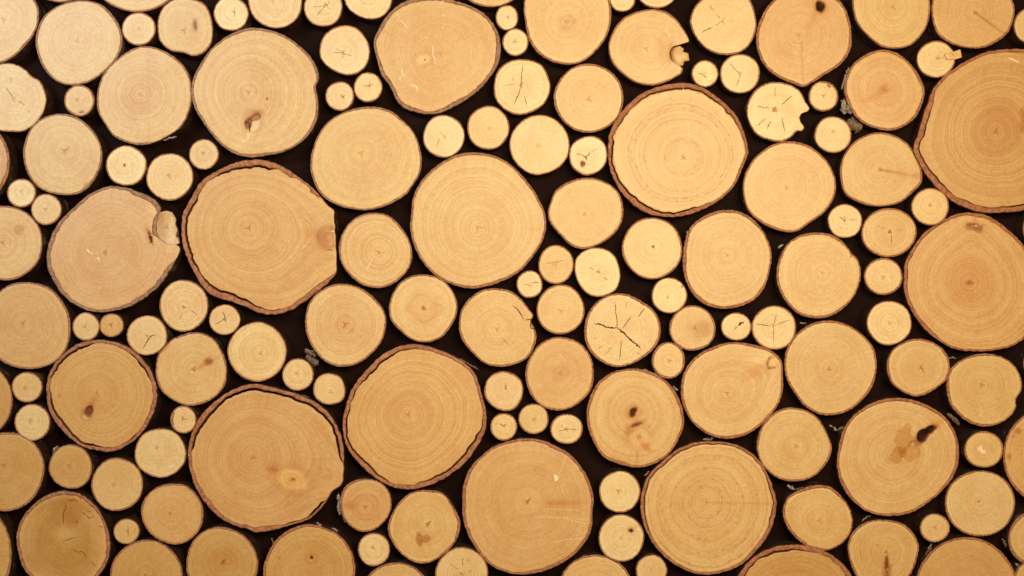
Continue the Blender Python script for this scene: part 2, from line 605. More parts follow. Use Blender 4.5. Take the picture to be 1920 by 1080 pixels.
def log(shape, label, pith=None, bark=1.8, tone=None, con=0.5, fleck=0.0, grey=0.3, d=None, mod=(), gap=0.0, feats=(), stubs=(), flakes=(), pithmark=True):
    """shape: list of outline points, or (cx, cy, rx, ry)"""
    count[0] += 1
    seed = 100 + count[0] * 13
    rng = np.random.default_rng(seed)
    if isinstance(shape, tuple):
        cx, cy, rx, ry = shape
        a = np.linspace(0, 2 * np.pi, 24, endpoint=False)
        f = 1 + 0.016 * wave(a, rng, 2, 6)
        poly = spline(np.stack([cx + rx * f * np.cos(a), cy - ry * f * np.sin(a)], 1))
    else:
        p = np.array(shape, float)
        poly = spline(p)
        cx, cy = (p[:, 0].min() + p[:, 0].max()) / 2, (p[:, 1].min() + p[:, 1].max()) / 2
    if pith is None:
        pith = (cx + rng.normal(0, 1.2), cy + rng.normal(0, 1.2))
    R0 = np.hypot(poly[:, 0] - pith[0], poly[:, 1] - pith[1]).mean()
    n = int(min(340, max(84, 2 * np.pi * R0 / 2.4)))
    th = np.linspace(0, 2 * np.pi, n, endpoint=False)
    R = polar(poly, pith, th)
    if tone is None:
        tone = 'pale' if R0 < 50 else ('mid' if R0 < 95 else 'tan')
    if d is None:
        d = rng.uniform(-3, 4) + (3 if R0 < 45 else 0)
    k = scale_at(d)
    # bark thickness round the rim
    bt = bark * (1 + 0.34 * wave(th, rng, 2, 9) + 0.16 * wave(th, rng, 9, 40))
    for ang, hw, v in mod:
        dd = np.abs((np.degrees(th) - ang + 180) % 360 - 180)
        f = sst(dd, hw * 1.25, hw * 0.8)
        bt = bt * (1 - f) + v * f
    bt = np.maximum(bt, 0.35)
    R = R + 0.45 * wave(th, rng, 12, 70, 0.15) * min(2.2, 0.5 + bark * 0.25)
    rin = R - bt
    gp = np.zeros(n)
    if gap > 0:
        gp = 1.25 * gap * sst(wave(th, rng, 1, 5, 0.4) + 0.3 * wave(th, rng, 8, 30), -0.45, 0.3) * sst(bt, 2.0, 4.0)
    rwood = rin - 0.12 - gp + 0.18 * wave(th, rng, 20, 70, 0.2)
    root = bpy.data.objects.new('log', None)
    scene.collection.objects.link(root)
    root.empty_display_size = 0.02
    root.location = ((cx - CX) * k * S, DEPTH * S, EYE - (cy - CY) * k * S)
    root['label'] = label
    root['category'] = 'log'
    root['group'] = GROUP
    make_face('cut_face', root, cx, cy, d, pith, rwood, th, tone, con, fleck, seed, list(feats), DEPTH + d - 1, pithmark=pithmark)
    # bark tube
    c, s = np.cos(th), np.sin(th)
    rough = wave(th, rng, 6, 40, 0.3)
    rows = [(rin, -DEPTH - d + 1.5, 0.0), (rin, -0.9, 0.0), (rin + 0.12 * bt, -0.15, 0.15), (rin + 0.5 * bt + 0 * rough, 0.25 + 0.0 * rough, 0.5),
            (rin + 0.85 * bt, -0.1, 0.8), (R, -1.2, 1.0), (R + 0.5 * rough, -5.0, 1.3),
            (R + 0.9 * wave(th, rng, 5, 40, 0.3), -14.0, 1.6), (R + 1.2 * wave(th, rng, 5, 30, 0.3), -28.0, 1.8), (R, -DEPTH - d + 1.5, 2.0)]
    V, U = [], []
    bite = wave(th, rng, 20, 90, 0.1) * min(bark, 6) * 0.18
    for i, (r, z, u) in enumerate(rows):
        if i in (3, 4) and bark > 3:
            z = z + 2.2 * bite
        rr = r.copy()
        V.append(np.stack([(pith[0] + rr * c - cx) * k, -(pith[1] - rr * s - cy) * k, np.zeros(n) + z], 1))
        U.append(np.stack([np.full(n, u), np.full(n, seed * 0.37), np.full(n, grey)], 1))
    idx = np.arange(n)
    nxt = (idx + 1) % n
    q = [np.stack([i * n + idx, (i + 1) * n + idx, (i + 1) * n + nxt, i * n + nxt], 1) for i in range(len(rows) - 1)]
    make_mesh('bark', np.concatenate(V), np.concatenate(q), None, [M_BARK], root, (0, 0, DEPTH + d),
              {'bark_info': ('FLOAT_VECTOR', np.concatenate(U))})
    for st in stubs:
        pts, sp, stone, dz, dome = st[:5]
        sf = st[5] if len(st) > 5 else ()
        sd = d + dz
        sp2 = np.array(pts, float)
        poly2 = np.concatenate([np.linspace(sp2[i], sp2[(i + 1) % len(sp2)], 8, endpoint=False) for i in range(len(sp2))])
        t2 = np.linspace(0, 2 * np.pi, 90, endpoint=False)
        make_face('branch_stub', root, cx, cy, sd, sp, polar(poly2, sp, t2), t2, stone, 0.6, 0.0, seed + 5, list(sf), 9.0, dome=dome)
    for fl in flakes:
        x1, y1, x2, y2, w, z, white = fl
        A, B = strip([(x1, y1), ((x1 + x2) / 2 + rng.normal(0, 1), (y1 + y2) / 2 + rng.normal(0, 1)), (x2, y2)], w, rng, jag=0.6, step=1.6)
        m = len(A)
        Mid = (A + B) / 2
        curl = rng.uniform(1.5, 4)
        kk = scale_at(z)
        vv = []
        for Q, dz in ((A, -curl), (Mid, 0.8), (B, -curl * 0.6)):
            vv.append(np.stack([(Q[:, 0] - cx) * kk + 0, -(Q[:, 1] - cy) * kk, np.full(m, dz) + rng.normal(0, 0.5, m)], 1))
        # parent sits at its own scaled place: correct the small offset
        off = np.array([(cx - CX) * (kk - k), -(cy - CY) * (kk - k), 0])
        front = np.concatenate(vv) + off
        back = front - np.array([0, 0, 0.6])
        i = np.arange(m - 1)
        qq = []
        for a in (0, m):
            qq.append(np.stack([a + i, a + m + i, a + m + i + 1, a + i + 1], 1))
            b = a + 3 * m
            qq.append(np.stack([b + i + 1, b + m + i + 1, b + m + i, b + i], 1))
        for a in (0, 2 * m):
            qq.append(np.stack([a + i, a + i + 1, a + 3 * m + i + 1, a + 3 * m + i], 1))
        make_mesh('bark_flake', np.concatenate([front, back]), np.concatenate(qq), None, [M_WHITE if white else M_BROWNFLAKE], root, (0, 0, DEPTH + z))
    return root


# ---------------------------------------------------------------- the wall behind
bv = [(-1900, -1300, 0), (1900, -1300, 0), (1900, 1300, 0), (-1900, 1300, 0), (-1900, -1300, -18), (1900, -1300, -18), (1900, 1300, -18), (-1900, 1300, -18)]
board = make_mesh('wall', bv, [(0, 1, 2, 3), (5, 4, 7, 6), (0, 4, 5, 1), (3, 2, 6, 7), (1, 5, 6, 2), (0, 3, 7, 4)], None, [M_BOARD], None, (0, 0, 0), smooth=False)
board.location = (0, DEPTH * S, EYE)
board['kind'] = 'structure'
# ---------------------------------------------------------------- the logs, row by row
RED = (0.92, 0.72, 0.52)
DARKST = (0.74, 0.52, 0.34)

log([(70,10),(72,38),(63,64),(43,90),(20,110),(-5,119),(-40,108),(-68,75),(-74,40),(-66,0),(-35,-30),(0,-38),(40,-26)],
    'big pale log cut off by the top left corner', (7,37), bark=3, grey=.8, tone='mid', con=.45)
log([(147,0),(187,7),(210,27),(227,57),(229,83),(217,113),(193,137),(163,155),(133,160),(107,153),(83,130),(68,93),(67,67),(80,33),(110,10)],
    'large pale plain log at top left, above the tiny log with a dark spot', (145,77), bark=3, grey=.9, tone='mid', con=.4)
log((260,54,31.5,31.5), 'small pale log between two bigger ones, under a top edge log at left', (262,55))
log([(295,50),(300,23),(320,0),(350,-4),(383,7),(395,30),(399,57),(395,83),(380,100),(363,105),(343,99),(320,95),(300,77)],
    'medium log with a dented lower edge and an upright grey knot right of its heart', (345,57), tone='mid', bark=2,
    feats=[('knot',366,47,5,11,0,.5),('stain',366,47,3.5,10,8,(.45,.33,.25),.3)])
log([(400,25),(405,8),(416,-3),(433,-7),(452,0),(463,12),(466,28),(458,47),(445,56),(433,57.5),(415,53),(404,40)],
    'small pale log with a short upright crack, touching the upper edge of the picture', (439,22), tone='cream',
    feats=[('crack',[(438,14),(440,22),(439,32)],1.0),('scratch',[(436,12),(440,26)],1.2)])
log((112,-70,74,74), 'log showing only a thin arc at the top edge, near the top left corner')
log((256,-81,102,102), 'wide log mostly beyond the top edge, above the small log at the upper left', tone='mid', bark=2.4, grey=.7)
log([(466,-10),(466,10),(474,30),(490,45),(515,53),(540,48),(558,33),(566,10),(563,-15),(540,-40),(510,-47),(480,-35)],
    'medium pale log cut by the top edge, above the log with a wedge shaped hole', (512,3), tone='pale', bark=1.6)
log((606,13.5,36.5,36.5), 'small pale log at the top edge with a forked crack pointing down left', (610,10), tone='cream',
    feats=[('crack',[(610,10),(604,18),(594,28)],1.2),('crack',[(610,10),(618,6),(616,0)],1.0),('crack',[(609,10),(598,12),(586,13)],.8),('crack',[(611,11),(622,18)],.8)])
log([(647,5),(655,18),(672,30),(693,36),(712,33),(728,20),(735,2),(733,-20),(715,-45),(690,-50),(660,-40),(645,-15)],
    'pale log cut by the top edge, left of the large log with white scratches', tone='cream', bark=1.4)
log([(359,180),(361,150),(377,117),(397,90),(430,65),(467,52),(513,58),(543,72),(570,93),(587,113),(596,133),(597,150),(592,163),(595,180),(597,200),(595,220),(583,247),(560,270),(530,285),(497,292),(467,295),(437,287),(410,267),(383,233),(365,203)],
    'large log with a wedge shaped pale hole below its heart and a notch at right', (466,172), bark=4.2, grey=.95, tone='mid', con=.75,
    feats=[('knot',474,228,15,19,20,.25),('stain',478,215,15,8,20,(.80,.56,.38),.5),('pit',478,220,12,5,25,4,(.36,.18,.08)),('pit',465,232,6,9,0,5,(.36,.18,.08)),('crack',[(459,227),(466,229),(469,237),(468,248)],2.0),('stain',478,234,6,13,-25,(1.30,1.45,1.8),.3),
           ('crack',[(459,229),(466,233),(470,246)],1.4),('streak',472,248,444,278,5,(1.12,1.16,1.2)),('pit',500,185,1.5,2.5,0,1.5),('swell',470,232,40,16)])
log([(599,95),(604,72),(620,55),(645,47),(668,52),(683,67),(692,85),(693,103),(686,124),(671,137),(652,141),(630,135),(611,122),(601,108)],
    'pale log with thin crossed cracks at its heart, above a pair of small logs', (643,98), bark=1.8, tone='cream',
    feats=[('crack',[(622,99),(640,99),(661,106)],1.1),('crack',[(642,98),(643,110)],1.0),('crack',[(628,90),(641,97)],.7)])
log((637,180,27,27.5), 'left one of two small logs side by side above a large smooth log', (643,181), tone='cream', feats=[('crack',[(637,178),(643,181),(647,185)],1.0)])
log((690,163.5,27,28), 'right one of two small logs side by side, near the white scratched log', (692,161), tone='cream', feats=[('crack',[(677,159),(690,162),(702,156)],.8)])
log([(701,77),(710,53),(727,27),(750,7),(775,-3),(812,-8),(850,0),(880,10),(910,27),(930,53),(939,83),(935,117),(920,143),(893,173),(857,197),(820,213),(787,212),(757,202),(743,187),(730,160),(715,140),(708,117),(702,93)],
    'large tan log covered in white scratches, with a small oval knot beside its heart', (825,100), bark=6.5, grey=.85, tone='tan', con=.45,
    feats=[('eye',794,111,13,9,20),('knot',794,111,8,6,20,.1),('stain',794,111,10,7,20,(1.2,1.25,1.3),.5),('pit',797,112,1.6,1.6,0,1),
           ('scratch',[(811,84),(812,94),(811,102),(815,110),(817,122)],2.6),('scratch',[(753,130),(756,140),(750,146),(751,154)],3.0),('scratch',[(769,156),(775,161),(781,163),(784,172)],3.0),
           ('scratch',[(832,25),(834,30),(829,28)],4.0),('scratch',[(817,65),(820,70)],3),('scratch',[(795,68),(803,72)],1.6),('scratch',[(830,50),(832,54)],2.5),('scratch',[(740,22),(752,38),(766,54)],1.8),
           ('scratch',[(826,8),(830,3),(832,-4)],2),('scratch',[(781,201),(787,194)],1.6),('scratch',[(721,0),(733,15)],1.6),('scratch',[(776,160),(783,158)],1.6)])
log((950.5,33,21.5,24), 'tiny log right of the large white scratched log, the upper of two', (952,32), tone='cream')
log((966.5,79,24.5,26), 'tiny log right of the large white scratched log, the lower of two', (966,78), tone='cream')
log((920,-64,77,77), 'log of which a narrow arc shows at the top edge, between two large logs', bark=2.4)
log([(926,160),(933,133),(950,117),(970,111),(997,113),(1017,123),(1028,143),(1032,167),(1020,195),(993,212),(967,215),(943,203),(928,183)],
    'pale log split by a long nearly upright crack, below the tiny logs', (977,160), tone='cream', bark=2,
    feats=[('crack',[(980,120),(978,140),(977,160),(972,178),(962,199)],1.7),('crack',[(983,181),(988,199)],1.4),('crack',[(960,146),(964,152)],.9),('crack',[(944,160),(970,158)],.7),('knot',985,160,5,5,0,.15)])
log([(983,0),(985,43),(993,77),(1013,103),(1040,117),(1067,121),(1093,115),(1120,93),(1138,67),(1146,37),(1143,0),(1125,-30),(1095,-48),(1062,-53),(1025,-43),(997,-25)],
    'large smooth log with a small star heart, cut by the top edge at centre', (1063,41), bark=3, tone='mid', con=.55, feats=[('stain',1063,44,15,15,0,(.9,.8,.72),.5)])
log((1167,-3,25,25), 'tiny log mostly beyond the top edge, the smaller of a neighbouring pair', tone='cream')
log((1232,-24,40,40), 'small log mostly beyond the top edge, the bigger of a neighbouring pair', tone='cream')
log([(1141,90),(1147,63),(1167,35),(1193,22),(1223,17),(1250,22),(1270,38),(1282,55),(1288,65),(1292,78),(1276,83),(1262,88),(1256,100),(1260,113),(1271,122),(1280,126),(1279,136),(1272,142),(1253,152),(1227,160),(1193,155),(1167,138),(1148,117)],
    'log with a broken round branch stub torn out of its right side', (1212,92), bark=2.4, tone='mid', con=.5, mod=[(0,22,.7)],
    feats=[('swell',1262,100,26,12),('stain',1248,96,14,24,0,(.92,.78,.62),.6),('streak',1259,84,1257,116,4,(.75,.52,.36)),('scratch',[(1248,48),(1252,62),(1255,82)],1.2),('scratch',[(1274,126),(1270,136)],3)],
    stubs=[([(1262,89),(1275,85),(1283,91),(1281,96),(1291,99),(1293,113),(1284,114),(1281,122),(1270,123),(1261,117),(1257,105),(1258,95)],(1276,102),(.70,.48,.23),-4,3.5,
            [('streak',1261,88,1257,104,5,(.42,.24,.10)),('streak',1257,104,1266,121,5,(.42,.24,.10)),('stain',1281,103,6,9,0,(1.15,1.2,1.2),.5),('crack',[(1268,96),(1276,101),(1284,98)],1.2),('crack',[(1270,110),(1282,107)],1.2)])])  # the two dark streaks paint a crescent of shadow at the stub's left
log((1104,184,65,65), 'smooth round log with a pinkish heart, upper left of the large ringed log', (1104,186), bark=3, tone='mid', con=.5)
log([(955,270),(962,245),(985,222),(1013,215),(1040,223),(1060,243),(1068,268),(1065,292),(1050,313),(1025,325),(1003,328),(980,318),(962,298)],
    'plain pale log below the log with the long upright crack', (1010,273), bark=1.6, tone='pale', con=.4)
log([(1067,290),(1070,275),(1082,262),(1103,255),(1120,257),(1134,270),(1139,290),(1134,310),(1120,323),(1100,329),(1082,322),(1071,310)],
    'small cream log with a branching dark crack and a little brown hole', (1098,294), tone='cream',
    feats=[('crack',[(1080,288),(1090,290),(1098,295),(1106,288),(1107,283)],1.8),('crack',[(1098,295),(1100,300)],2.2),('crack',[(1108,285),(1120,279)],.9),('pit',1093,307,4,4.5,0,3,(.25,.11,.04)),('streak',1078,318,1100,327,2,(.6,.4,.3))])
log([(1140,283),(1143,250),(1160,217),(1187,187),(1213,170),(1243,160),(1277,155),(1310,160),(1333,173),(1363,197),(1383,220),(1397,253),(1403,287),(1393,313),(1382,340),(1367,360),(1337,383),(1293,402),(1260,407),(1220,402),(1193,388),(1167,363),(1153,340),(1142,310)],
    'large round log with rough red brown bark and flecked rings, upper right of centre', (1282,295), bark=8.5, grey=.1, tone='mid', con=.95, fleck=.65, gap=2.0,
    mod=[(0,20,5),(-40,20,3.5)],
    feats=[('scratch',[(1290,228),(1292,245),(1292,262)],2.2),('scratch',[(1276,354),(1273,378)],1.6),('scratch',[(1281,164),(1282,174)],1.4)])
log([(1294,43),(1300,17),(1313,0),(1330,-14),(1360,-22),(1390,-16),(1407,0),(1418,37),(1417,60),(1403,87),(1383,100),(1357,103),(1330,95),(1307,73)],
    'log at the top edge with two dashed cracks meeting in a wide V', (1355,40), bark=2.4, tone='pale', con=.4,
    feats=[('crack',[(1331,10),(1340,22)],1.2),('crack',[(1343,27),(1350,35)],1.2),('crack',[(1315,61),(1327,55),(1338,50)],1.6),('crack',[(1340,49),(1350,43)],1),('scratch',[(1402,56),(1406,49)],2)])
log((1322,138,25,25.5), 'tiny pale log with a short curved crack, touching a slightly bigger cracked one', tone='cream', feats=[('crack',[(1309,137),(1318,140),(1325,147)],1.6)])
log((1387.5,138,38,37), 'small pale log with one bent crack, left of and above the notched log', (1388,138), tone='cream',
    feats=[('crack',[(1368,119),(1378,130),(1388,138)],1.2),('crack',[(1388,138),(1385,150),(1381,162)],1.4)])
log([(1418,67),(1427,33),(1447,3),(1480,-18),(1515,-22),(1550,-14),(1573,0),(1580,7),(1592,33),(1597,67),(1595,93),(1577,120),(1547,140),(1520,157),(1507,163),(1490,158),(1460,145),(1440,130),(1424,105)],
    'large log with a black knot hole near the top edge and a pointed bottom', (1497,65), bark=4.2, tone='tan', con=.5,
    feats=[('knot',1538,12,10,9,0,.6),('pit',1538,13,8,9,0,5,(.03,.012,.008)),('streak',1503,80,1506,155,2.5,(.88,.7,.52)),('streak',1528,28,1516,50,6,(.88,.72,.55)),
           ('scratch',[(1481,76),(1487,86),(1490,82)],1.4),('scratch',[(1492,83),(1498,91)],1.2),('scratch',[(1505,100),(1507,109)],1.6),('stain',1470,92,18,14,0,(.95,.84,.72),.7)])
log([(1400,210),(1405,185),(1420,165),(1440,155),(1462,154),(1485,160),(1502,173),(1511,192),(1518,203),(1514,209),(1505,212),(1500,219),(1501,228),(1508,239),(1503,246),(1496,246),(1480,260),(1462,266),(1440,262),(1420,253),(1407,235)],
    'pale log with a bitten notch in its right side and cracks radiating from the heart', (1453,206), tone='cream', bark=2, mod=[(-10,28,.6)],
    feats=[('pit',1453,205,4,3.5,0,1.5,(.5,.3,.13)),('crack',[(1453,183),(1453,163)],1.1),('crack',[(1465,198),(1475,188),(1486,178)],1.6),('crack',[(1465,218),(1469,233),(1472,250)],1.5),('crack',[(1446,226),(1438,242)],1.6),('crack',[(1418,199),(1432,202),(1444,203)],1.4),('crack',[(1420,236),(1436,222)],1.5)])
log((1544,180.5,28,28.5), 'tiny log between the notched log and the log beside a strip of white bark', (1545,180), bark=2.2, feats=[('pit',1555,160,3,4,20,1,(.4,.18,.08)),('crack',[(1541,178),(1546,182)],.8)])
log((1562,252.5,35,34.5), 'small round log right below the tiny log, at the right of the notched log', (1563,247), tone='cream', con=.45)
log([(1583,170),(1587,143),(1600,120),(1627,100),(1653,93),(1680,98),(1703,115),(1723,140),(1734,170),(1730,193),(1717,220),(1693,238),(1670,245),(1640,240),(1613,227),(1594,203)],
    'log with white papery bark peeling at its lower left side', (1657,167), bark=4, tone='tan', con=.7,
    feats=[('streak',1618,190,1660,170,6,(.9,.74,.56)),('stain',1657,166,10,8,0,(.85,.65,.45),.6)],
    flakes=[(1578,168,1592,125,5,-5,True),(1583,214,1590,184,20,-10,True),(1590,224,1616,242,26,-18,False),(1596,214,1590,196,8,-4,True)])
log([(1600,20),(1607,43),(1627,67),(1653,87),(1680,91),(1707,85),(1730,63),(1742,37),(1744,0),(1735,-30),(1705,-50),(1670,-57),(1630,-45),(1602,-22),(1598,0)],
    'large smooth log cut by the top edge, right of the black knot hole log', (1674,13), bark=2.6, tone='mid', con=.55)
log([(1747,10),(1749,38),(1758,63),(1780,80),(1810,89),(1840,90),(1863,82),(1888,64),(1898,45),(1903,17),(1898,0),(1885,-20),(1850,-40),(1815,-43),(1775,-32),(1752,-8)],
    'log cut by the top edge with a brown streak from heart to lower right rim', (1828,23), bark=3, tone='tan', con=.5,
    feats=[('streak',1829,24,1884,64,2.4,(.7,.48,.3))])
log((1936.6,48,35.6,35.6), 'small pale log cut by the right edge near the top right corner')
log((1755,111,36,35), 'small pale log with a wooden peg sticking out to its right', (1758,109), tone='cream', con=.5, mod=[(15,14,.4)],
    feats=[('crack',[(1773,107),(1782,104)],2.2),('knot',1776,106,6,4,10,.3),('streak',1757,110,1763,108,1.6,(.6,.4,.3))],
    stubs=[([(1770,102),(1787,97),(1800,93),(1803,108),(1790,112),(1775,112)],(1786,103),(.76,.55,.26),3,.5)])
log([(1713,277),(1723,247),(1730,220),(1740,193),(1750,167),(1773,140),(1807,117),(1847,98),(1887,92),(1920,92),(1950,101),(1977,122),(2005,165),(2022,220),(2020,290),(2000,340),(1965,378),(1920,394),(1873,399),(1840,398),(1800,385),(1773,367),(1745,338),(1722,303)],
    'huge log cut by the right edge in the upper right, with thick orange red bark', (1867,247), bark=10, grey=.05, tone='ochre', con=.85, gap=1.5, mod=[(110,38,5),(55,25,6)],
    feats=[('stain',1922,227,10,22,0,(.8,.55,.3),.5),('stain',1867,247,45,60,0,(.95,.86,.78),.5),('scratch',[(1890,108),(1905,114),(1912,117)],4)])
log([(1575,320),(1583,290),(1600,267),(1627,252),(1653,248),(1680,255),(1703,270),(1718,293),(1728,317),(1729,340),(1715,358),(1687,380),(1653,387),(1627,385),(1597,373),(1583,360)],
    'log with a brown streak running level from its heart to the right rim', (1650,318), bark=2.8, tone='mid', con=.6,
    feats=[('streak',1651,318,1665,321,2.6,(.65,.42,.25)),('streak',1665,321,1722,331,3.2,(.8,.6,.4)),('knot',1719,331,6,5,0,.25),('swell',1728,333,22,6)])
log([(1393,353),(1397,327),(1413,298),(1438,277),(1460,267),(1487,265),(1517,273),(1543,293),(1560,317),(1568,347),(1563,373),(1547,397),(1520,417),(1490,435),(1460,432),(1428,418),(1402,393)],
    'large smooth log touching the lower right of the big red barked ringed log', (1475,352), bark=2.8, tone='mid', con=.5,
    flakes=[(1396,372,1403,396,5,-5,True)])
log((236.5,310.5,38.5,37.5), 'small pale log with a dark dot at its heart, at the upper left', (233,310), tone='cream', con=.35, feats=[('pit',233,310,1.6,2,0,1.5)])
log((318,331.5,44,44.5), 'small log touching the top left of the big log with thick red bark', (317,330), tone='pale')
log((382,289.5,28,28.5), 'tiny log between the large wedge holed log and the big red barked log', (381,287), tone='pale')
log((148.5,188.5,28.5,29.5), 'tiny log with a dark spot on its lower rim, at the top left', (145,187), bark=2.4, tone='mid', feats=[('pit',152,211,5,2.5,10,1,(.2,.1,.07)),('crack',[(141,183),(146,188)],.8)])
log([(181,187),(185,160),(197,133),(220,110),(247,92),(270,86),(300,92),(327,107),(347,127),(357,150),(359,187),(353,213),(340,237),(318,253),(287,268),(263,272),(240,268),(213,255),(197,233),(184,210)],
    'large smooth log left of the log with the wedge shaped hole', (263,177), bark=2.8, grey=.8, tone='mid', con=.7, mod=[(-60,18,1)],
    feats=[('streak',284,95,284,160,8,(.95,.9,.86)),('streak',278,92,278,262,2,(.96,.9,.84)),('stain',263,177,30,30,0,(.96,.9,.86),.5)],
    flakes=[(305,263,331,256,4,-4,True)])
log([(87,187),(83,167),(73,150),(60,143),(47,130),(30,121),(10,118),(-20,130),(-36,150),(-42,180),(-38,205),(-22,232),(0,245),(20,247),(40,247),(63,235),(80,213)],
    'dented pale log cut by the left edge, with a thin broken crack', (27,187), bark=1.6, tone='pale',
    feats=[('crack',[(11,163),(19,175),(27,187)],1.2),('crack',[(33,189),(40,193),(47,198)],1.3),('crack',[(20,145),(21,157)],1.0),('crack',[(52,208),(58,212)],.7)])
log([(43,287),(48,260),(63,233),(87,218),(113,213),(140,218),(163,233),(180,253),(190,277),(191,300),(182,328),(167,350),(150,362),(125,366),(95,362),(70,350),(50,322)],
    'smooth log at the upper left with a speck of moss on its lower right rim', (122,282), bark=3, grey=.75, tone='mid', con=.5, feats=[('streak',118,286,130,276,2,(.85,.65,.5)),('stain',161,347,7,3,40,(.7,.6,.3),.4)])
log((-66,305,84,84), 'log of which only a narrow curved sliver shows at the left edge', bark=5, grey=.2, tone='ochre')
log((40,362,27,27), 'tiny pale log near the left edge, the upper of a touching pair', (40,359), tone='cream')
log((86.5,392.5,28.5,29.5), 'tiny log near the left edge, the lower of a touching pair', (86,392), tone='pale')
log([(79,457),(75,430),(60,407),(37,392),(13,386),(-22,390),(-48,410),(-62,440),(-62,470),(-50,500),(-25,518),(10,526),(33,522),(57,507),(73,487)],
    'log cut by the left edge with a small brown knot at its upper right', (5,455), bark=2.4, tone='mid', feats=[('knot',36,431,7,7,0,.5)])
log([(87,487),(90,460),(100,433),(113,413),(140,387),(163,367),(200,350),(233,351),(260,360),(280,368),(296,381),(302,391),(296,404),(293,427),(299,446),(312,457),(331,459),(338,466),(327,492),(313,516),(297,537),(273,557),(247,573),(213,583),(177,585),(147,575),(117,553),(100,527),(90,507)],
    'very large pinkish log with two white dots and a bowl shaped hollow at right', (197,473), bark=6.5, grey=1.0, tone='pink', con=.5, mod=[(8,17,.5),(40,22,9)],
    feats=[('swell',312,425,55,22),('stain',290,385,30,22,-30,(1.06,1.08,1.08),.6),('stain',288,426,12,30,8,(1.10,1.14,1.12),.7),('streak',294,404,291,428,2.5,(.75,.58,.42)),('streak',291,428,298,450,2.5,(.75,.58,.42)),('pit',282,447,3,11,18,3,(.12,.05,.03)),('stain',280,440,6,18,15,(.8,.62,.5),.5),
           ('chip',[(162,468),(165,467),(168,471),(170,474),(166,474)]),('chip',[(170,474),(173,473),(174,477),(171,477)]),('chip',[(181,484),(184,482),(187,484),(184,486)]),('chip',[(183,488),(188,486),(187,490)]),('stain',330,470,22,8,-40,(1.12,1.15,1.15),.6),('streak',200,470,196,480,1.6,(.8,.62,.48))],
    stubs=[([(291,410),(299,398),(312,395),(322,398),(329,410),(328,420),(332,430),(333,442),(336,456),(322,462),(306,459),(294,444),(289,424)],(312,426),(.64,.47,.26),-1.6,-3,
            [('streak',294,405,298,448,7,(.62,.45,.32)),('streak',302,400,309,454,5,(.8,.68,.54)),('stain',322,428,6,20,0,(1.15,1.2,1.25),.6),('pit',331,441,2,6,0,2)])])  # brown left and ivory right paint the bowl's shading into its colour
log([(340,427),(343,400),(357,373),(377,340),(407,320),(447,303),(480,299),(500,301),(530,312),(557,330),(587,353),(603,371),(613,383),(625,394),(627,410),(628,427),(630,460),(631,493),(630,512),(613,532),(590,551),(563,571),(537,585),(510,590),(480,585),(467,578),(437,567),(400,555),(383,542),(367,517),(352,487),(342,457)],
    'very large tan log with thick red bark, a flat right side and a knot there', (467,428), bark=9.5, grey=.12, tone='tan', con=.7, gap=3.0, mod=[(-2,28,.6),(40,8,4)], d=3,
    feats=[('swell',628,440,60,26),('knot',615,445,17,17,0,.55),('stain',623,447,10,11,0,(1.22,1.3,1.3),.5),('stain',592,440,24,10,0,(.92,.78,.62),.8),('stain',606,450,16,18,0,(.90,.74,.56),.8),('crack',[(612,468),(626,469)],1.2),('scratch',[(525,402),(529,394)],1.2),('scratch',[(620,432),(628,435)],2),('streak',622,425,627,462,3,(.72,.6,.45))],)
log([(582,317),(583,293),(593,260),(613,230),(640,212),(670,202),(703,200),(733,208),(757,227),(777,250),(788,280),(791,307),(785,330),(770,353),(763,363),(733,382),(697,393),(667,393),(633,385),(607,370),(592,350)],
    'large smooth log with a brown triangular heart, under the two small side by side logs', (677,287), bark=3, grey=.8, tone='mid', con=.55,
    feats=[('stain',677,287,14,15,0,(1.04,1.05,1.06),.3),('stain',677,287,4,5,0,(.7,.5,.35),.4)])
log((832,255.5,39,40.5), 'small pale log with a faint slanting crack, under the large white scratched log', (834,257), tone='cream', con=.3, feats=[('crack',[(825,260),(818,274)],.9),('streak',826,248,836,258,1.2,(.8,.6,.45))])
log((915.5,239.5,39.5,41.5), 'small round log with even rings, left of the plain pale log below the cracked one', (918,240), tone='pale', bark=2)
log([(771,400),(774,372),(783,350),(800,327),(830,303),(863,288),(897,286),(930,293),(960,310),(980,330),(1000,355),(1012,376),(1022,400),(1024,427),(1017,453),(1000,480),(977,507),(947,525),(913,537),(880,541),(847,533),(817,517),(793,492),(777,463),(769,430)],
    'very large smooth log with thin bark and a tiny heart, at the centre top', (896,427), bark=3.8, grey=.5, tone='mid', con=.7)
log([(635,470),(638,447),(653,420),(677,403),(707,399),(730,405),(750,423),(767,450),(773,477),(768,500),(750,523),(727,537),(703,540),(677,533),(653,513),(640,493)],
    'medium log with a butterfly shaped heart, beside the flat side of the red barked log', (711,473), bark=2.8, grey=.6, tone='mid', con=.85,
    feats=[('crack',[(703,468),(710,473),(712,479)],1.1),('scratch',[(700,482),(694,494),(687,507)],1.6),('stain',709,473,10,8,0,(1.12,1.14,1.16),.4)])
log([(572,600),(580,567),(600,545),(627,533),(653,533),(680,542),(703,560),(720,583),(724,603),(717,637),(697,663),(670,682),(640,688),(613,680),(590,658),(575,627)],
    'round log with a brown smudge below its heart and grey bark scraps at lower left', (648,608), bark=2.8, grey=.55, tone='mid', con=.7,
    feats=[('stain',646,606,16,16,0,(.93,.8,.66),.4),('stain',659,619,6,4,30,(.8,.58,.4),.4),('stain',645,612,3,3,0,(.75,.5,.35),.4)],
    flakes=[(570,655,592,668,10,-6,False),(575,664,597,684,14,-14,False),(572,656,588,660,3,-3,True)])
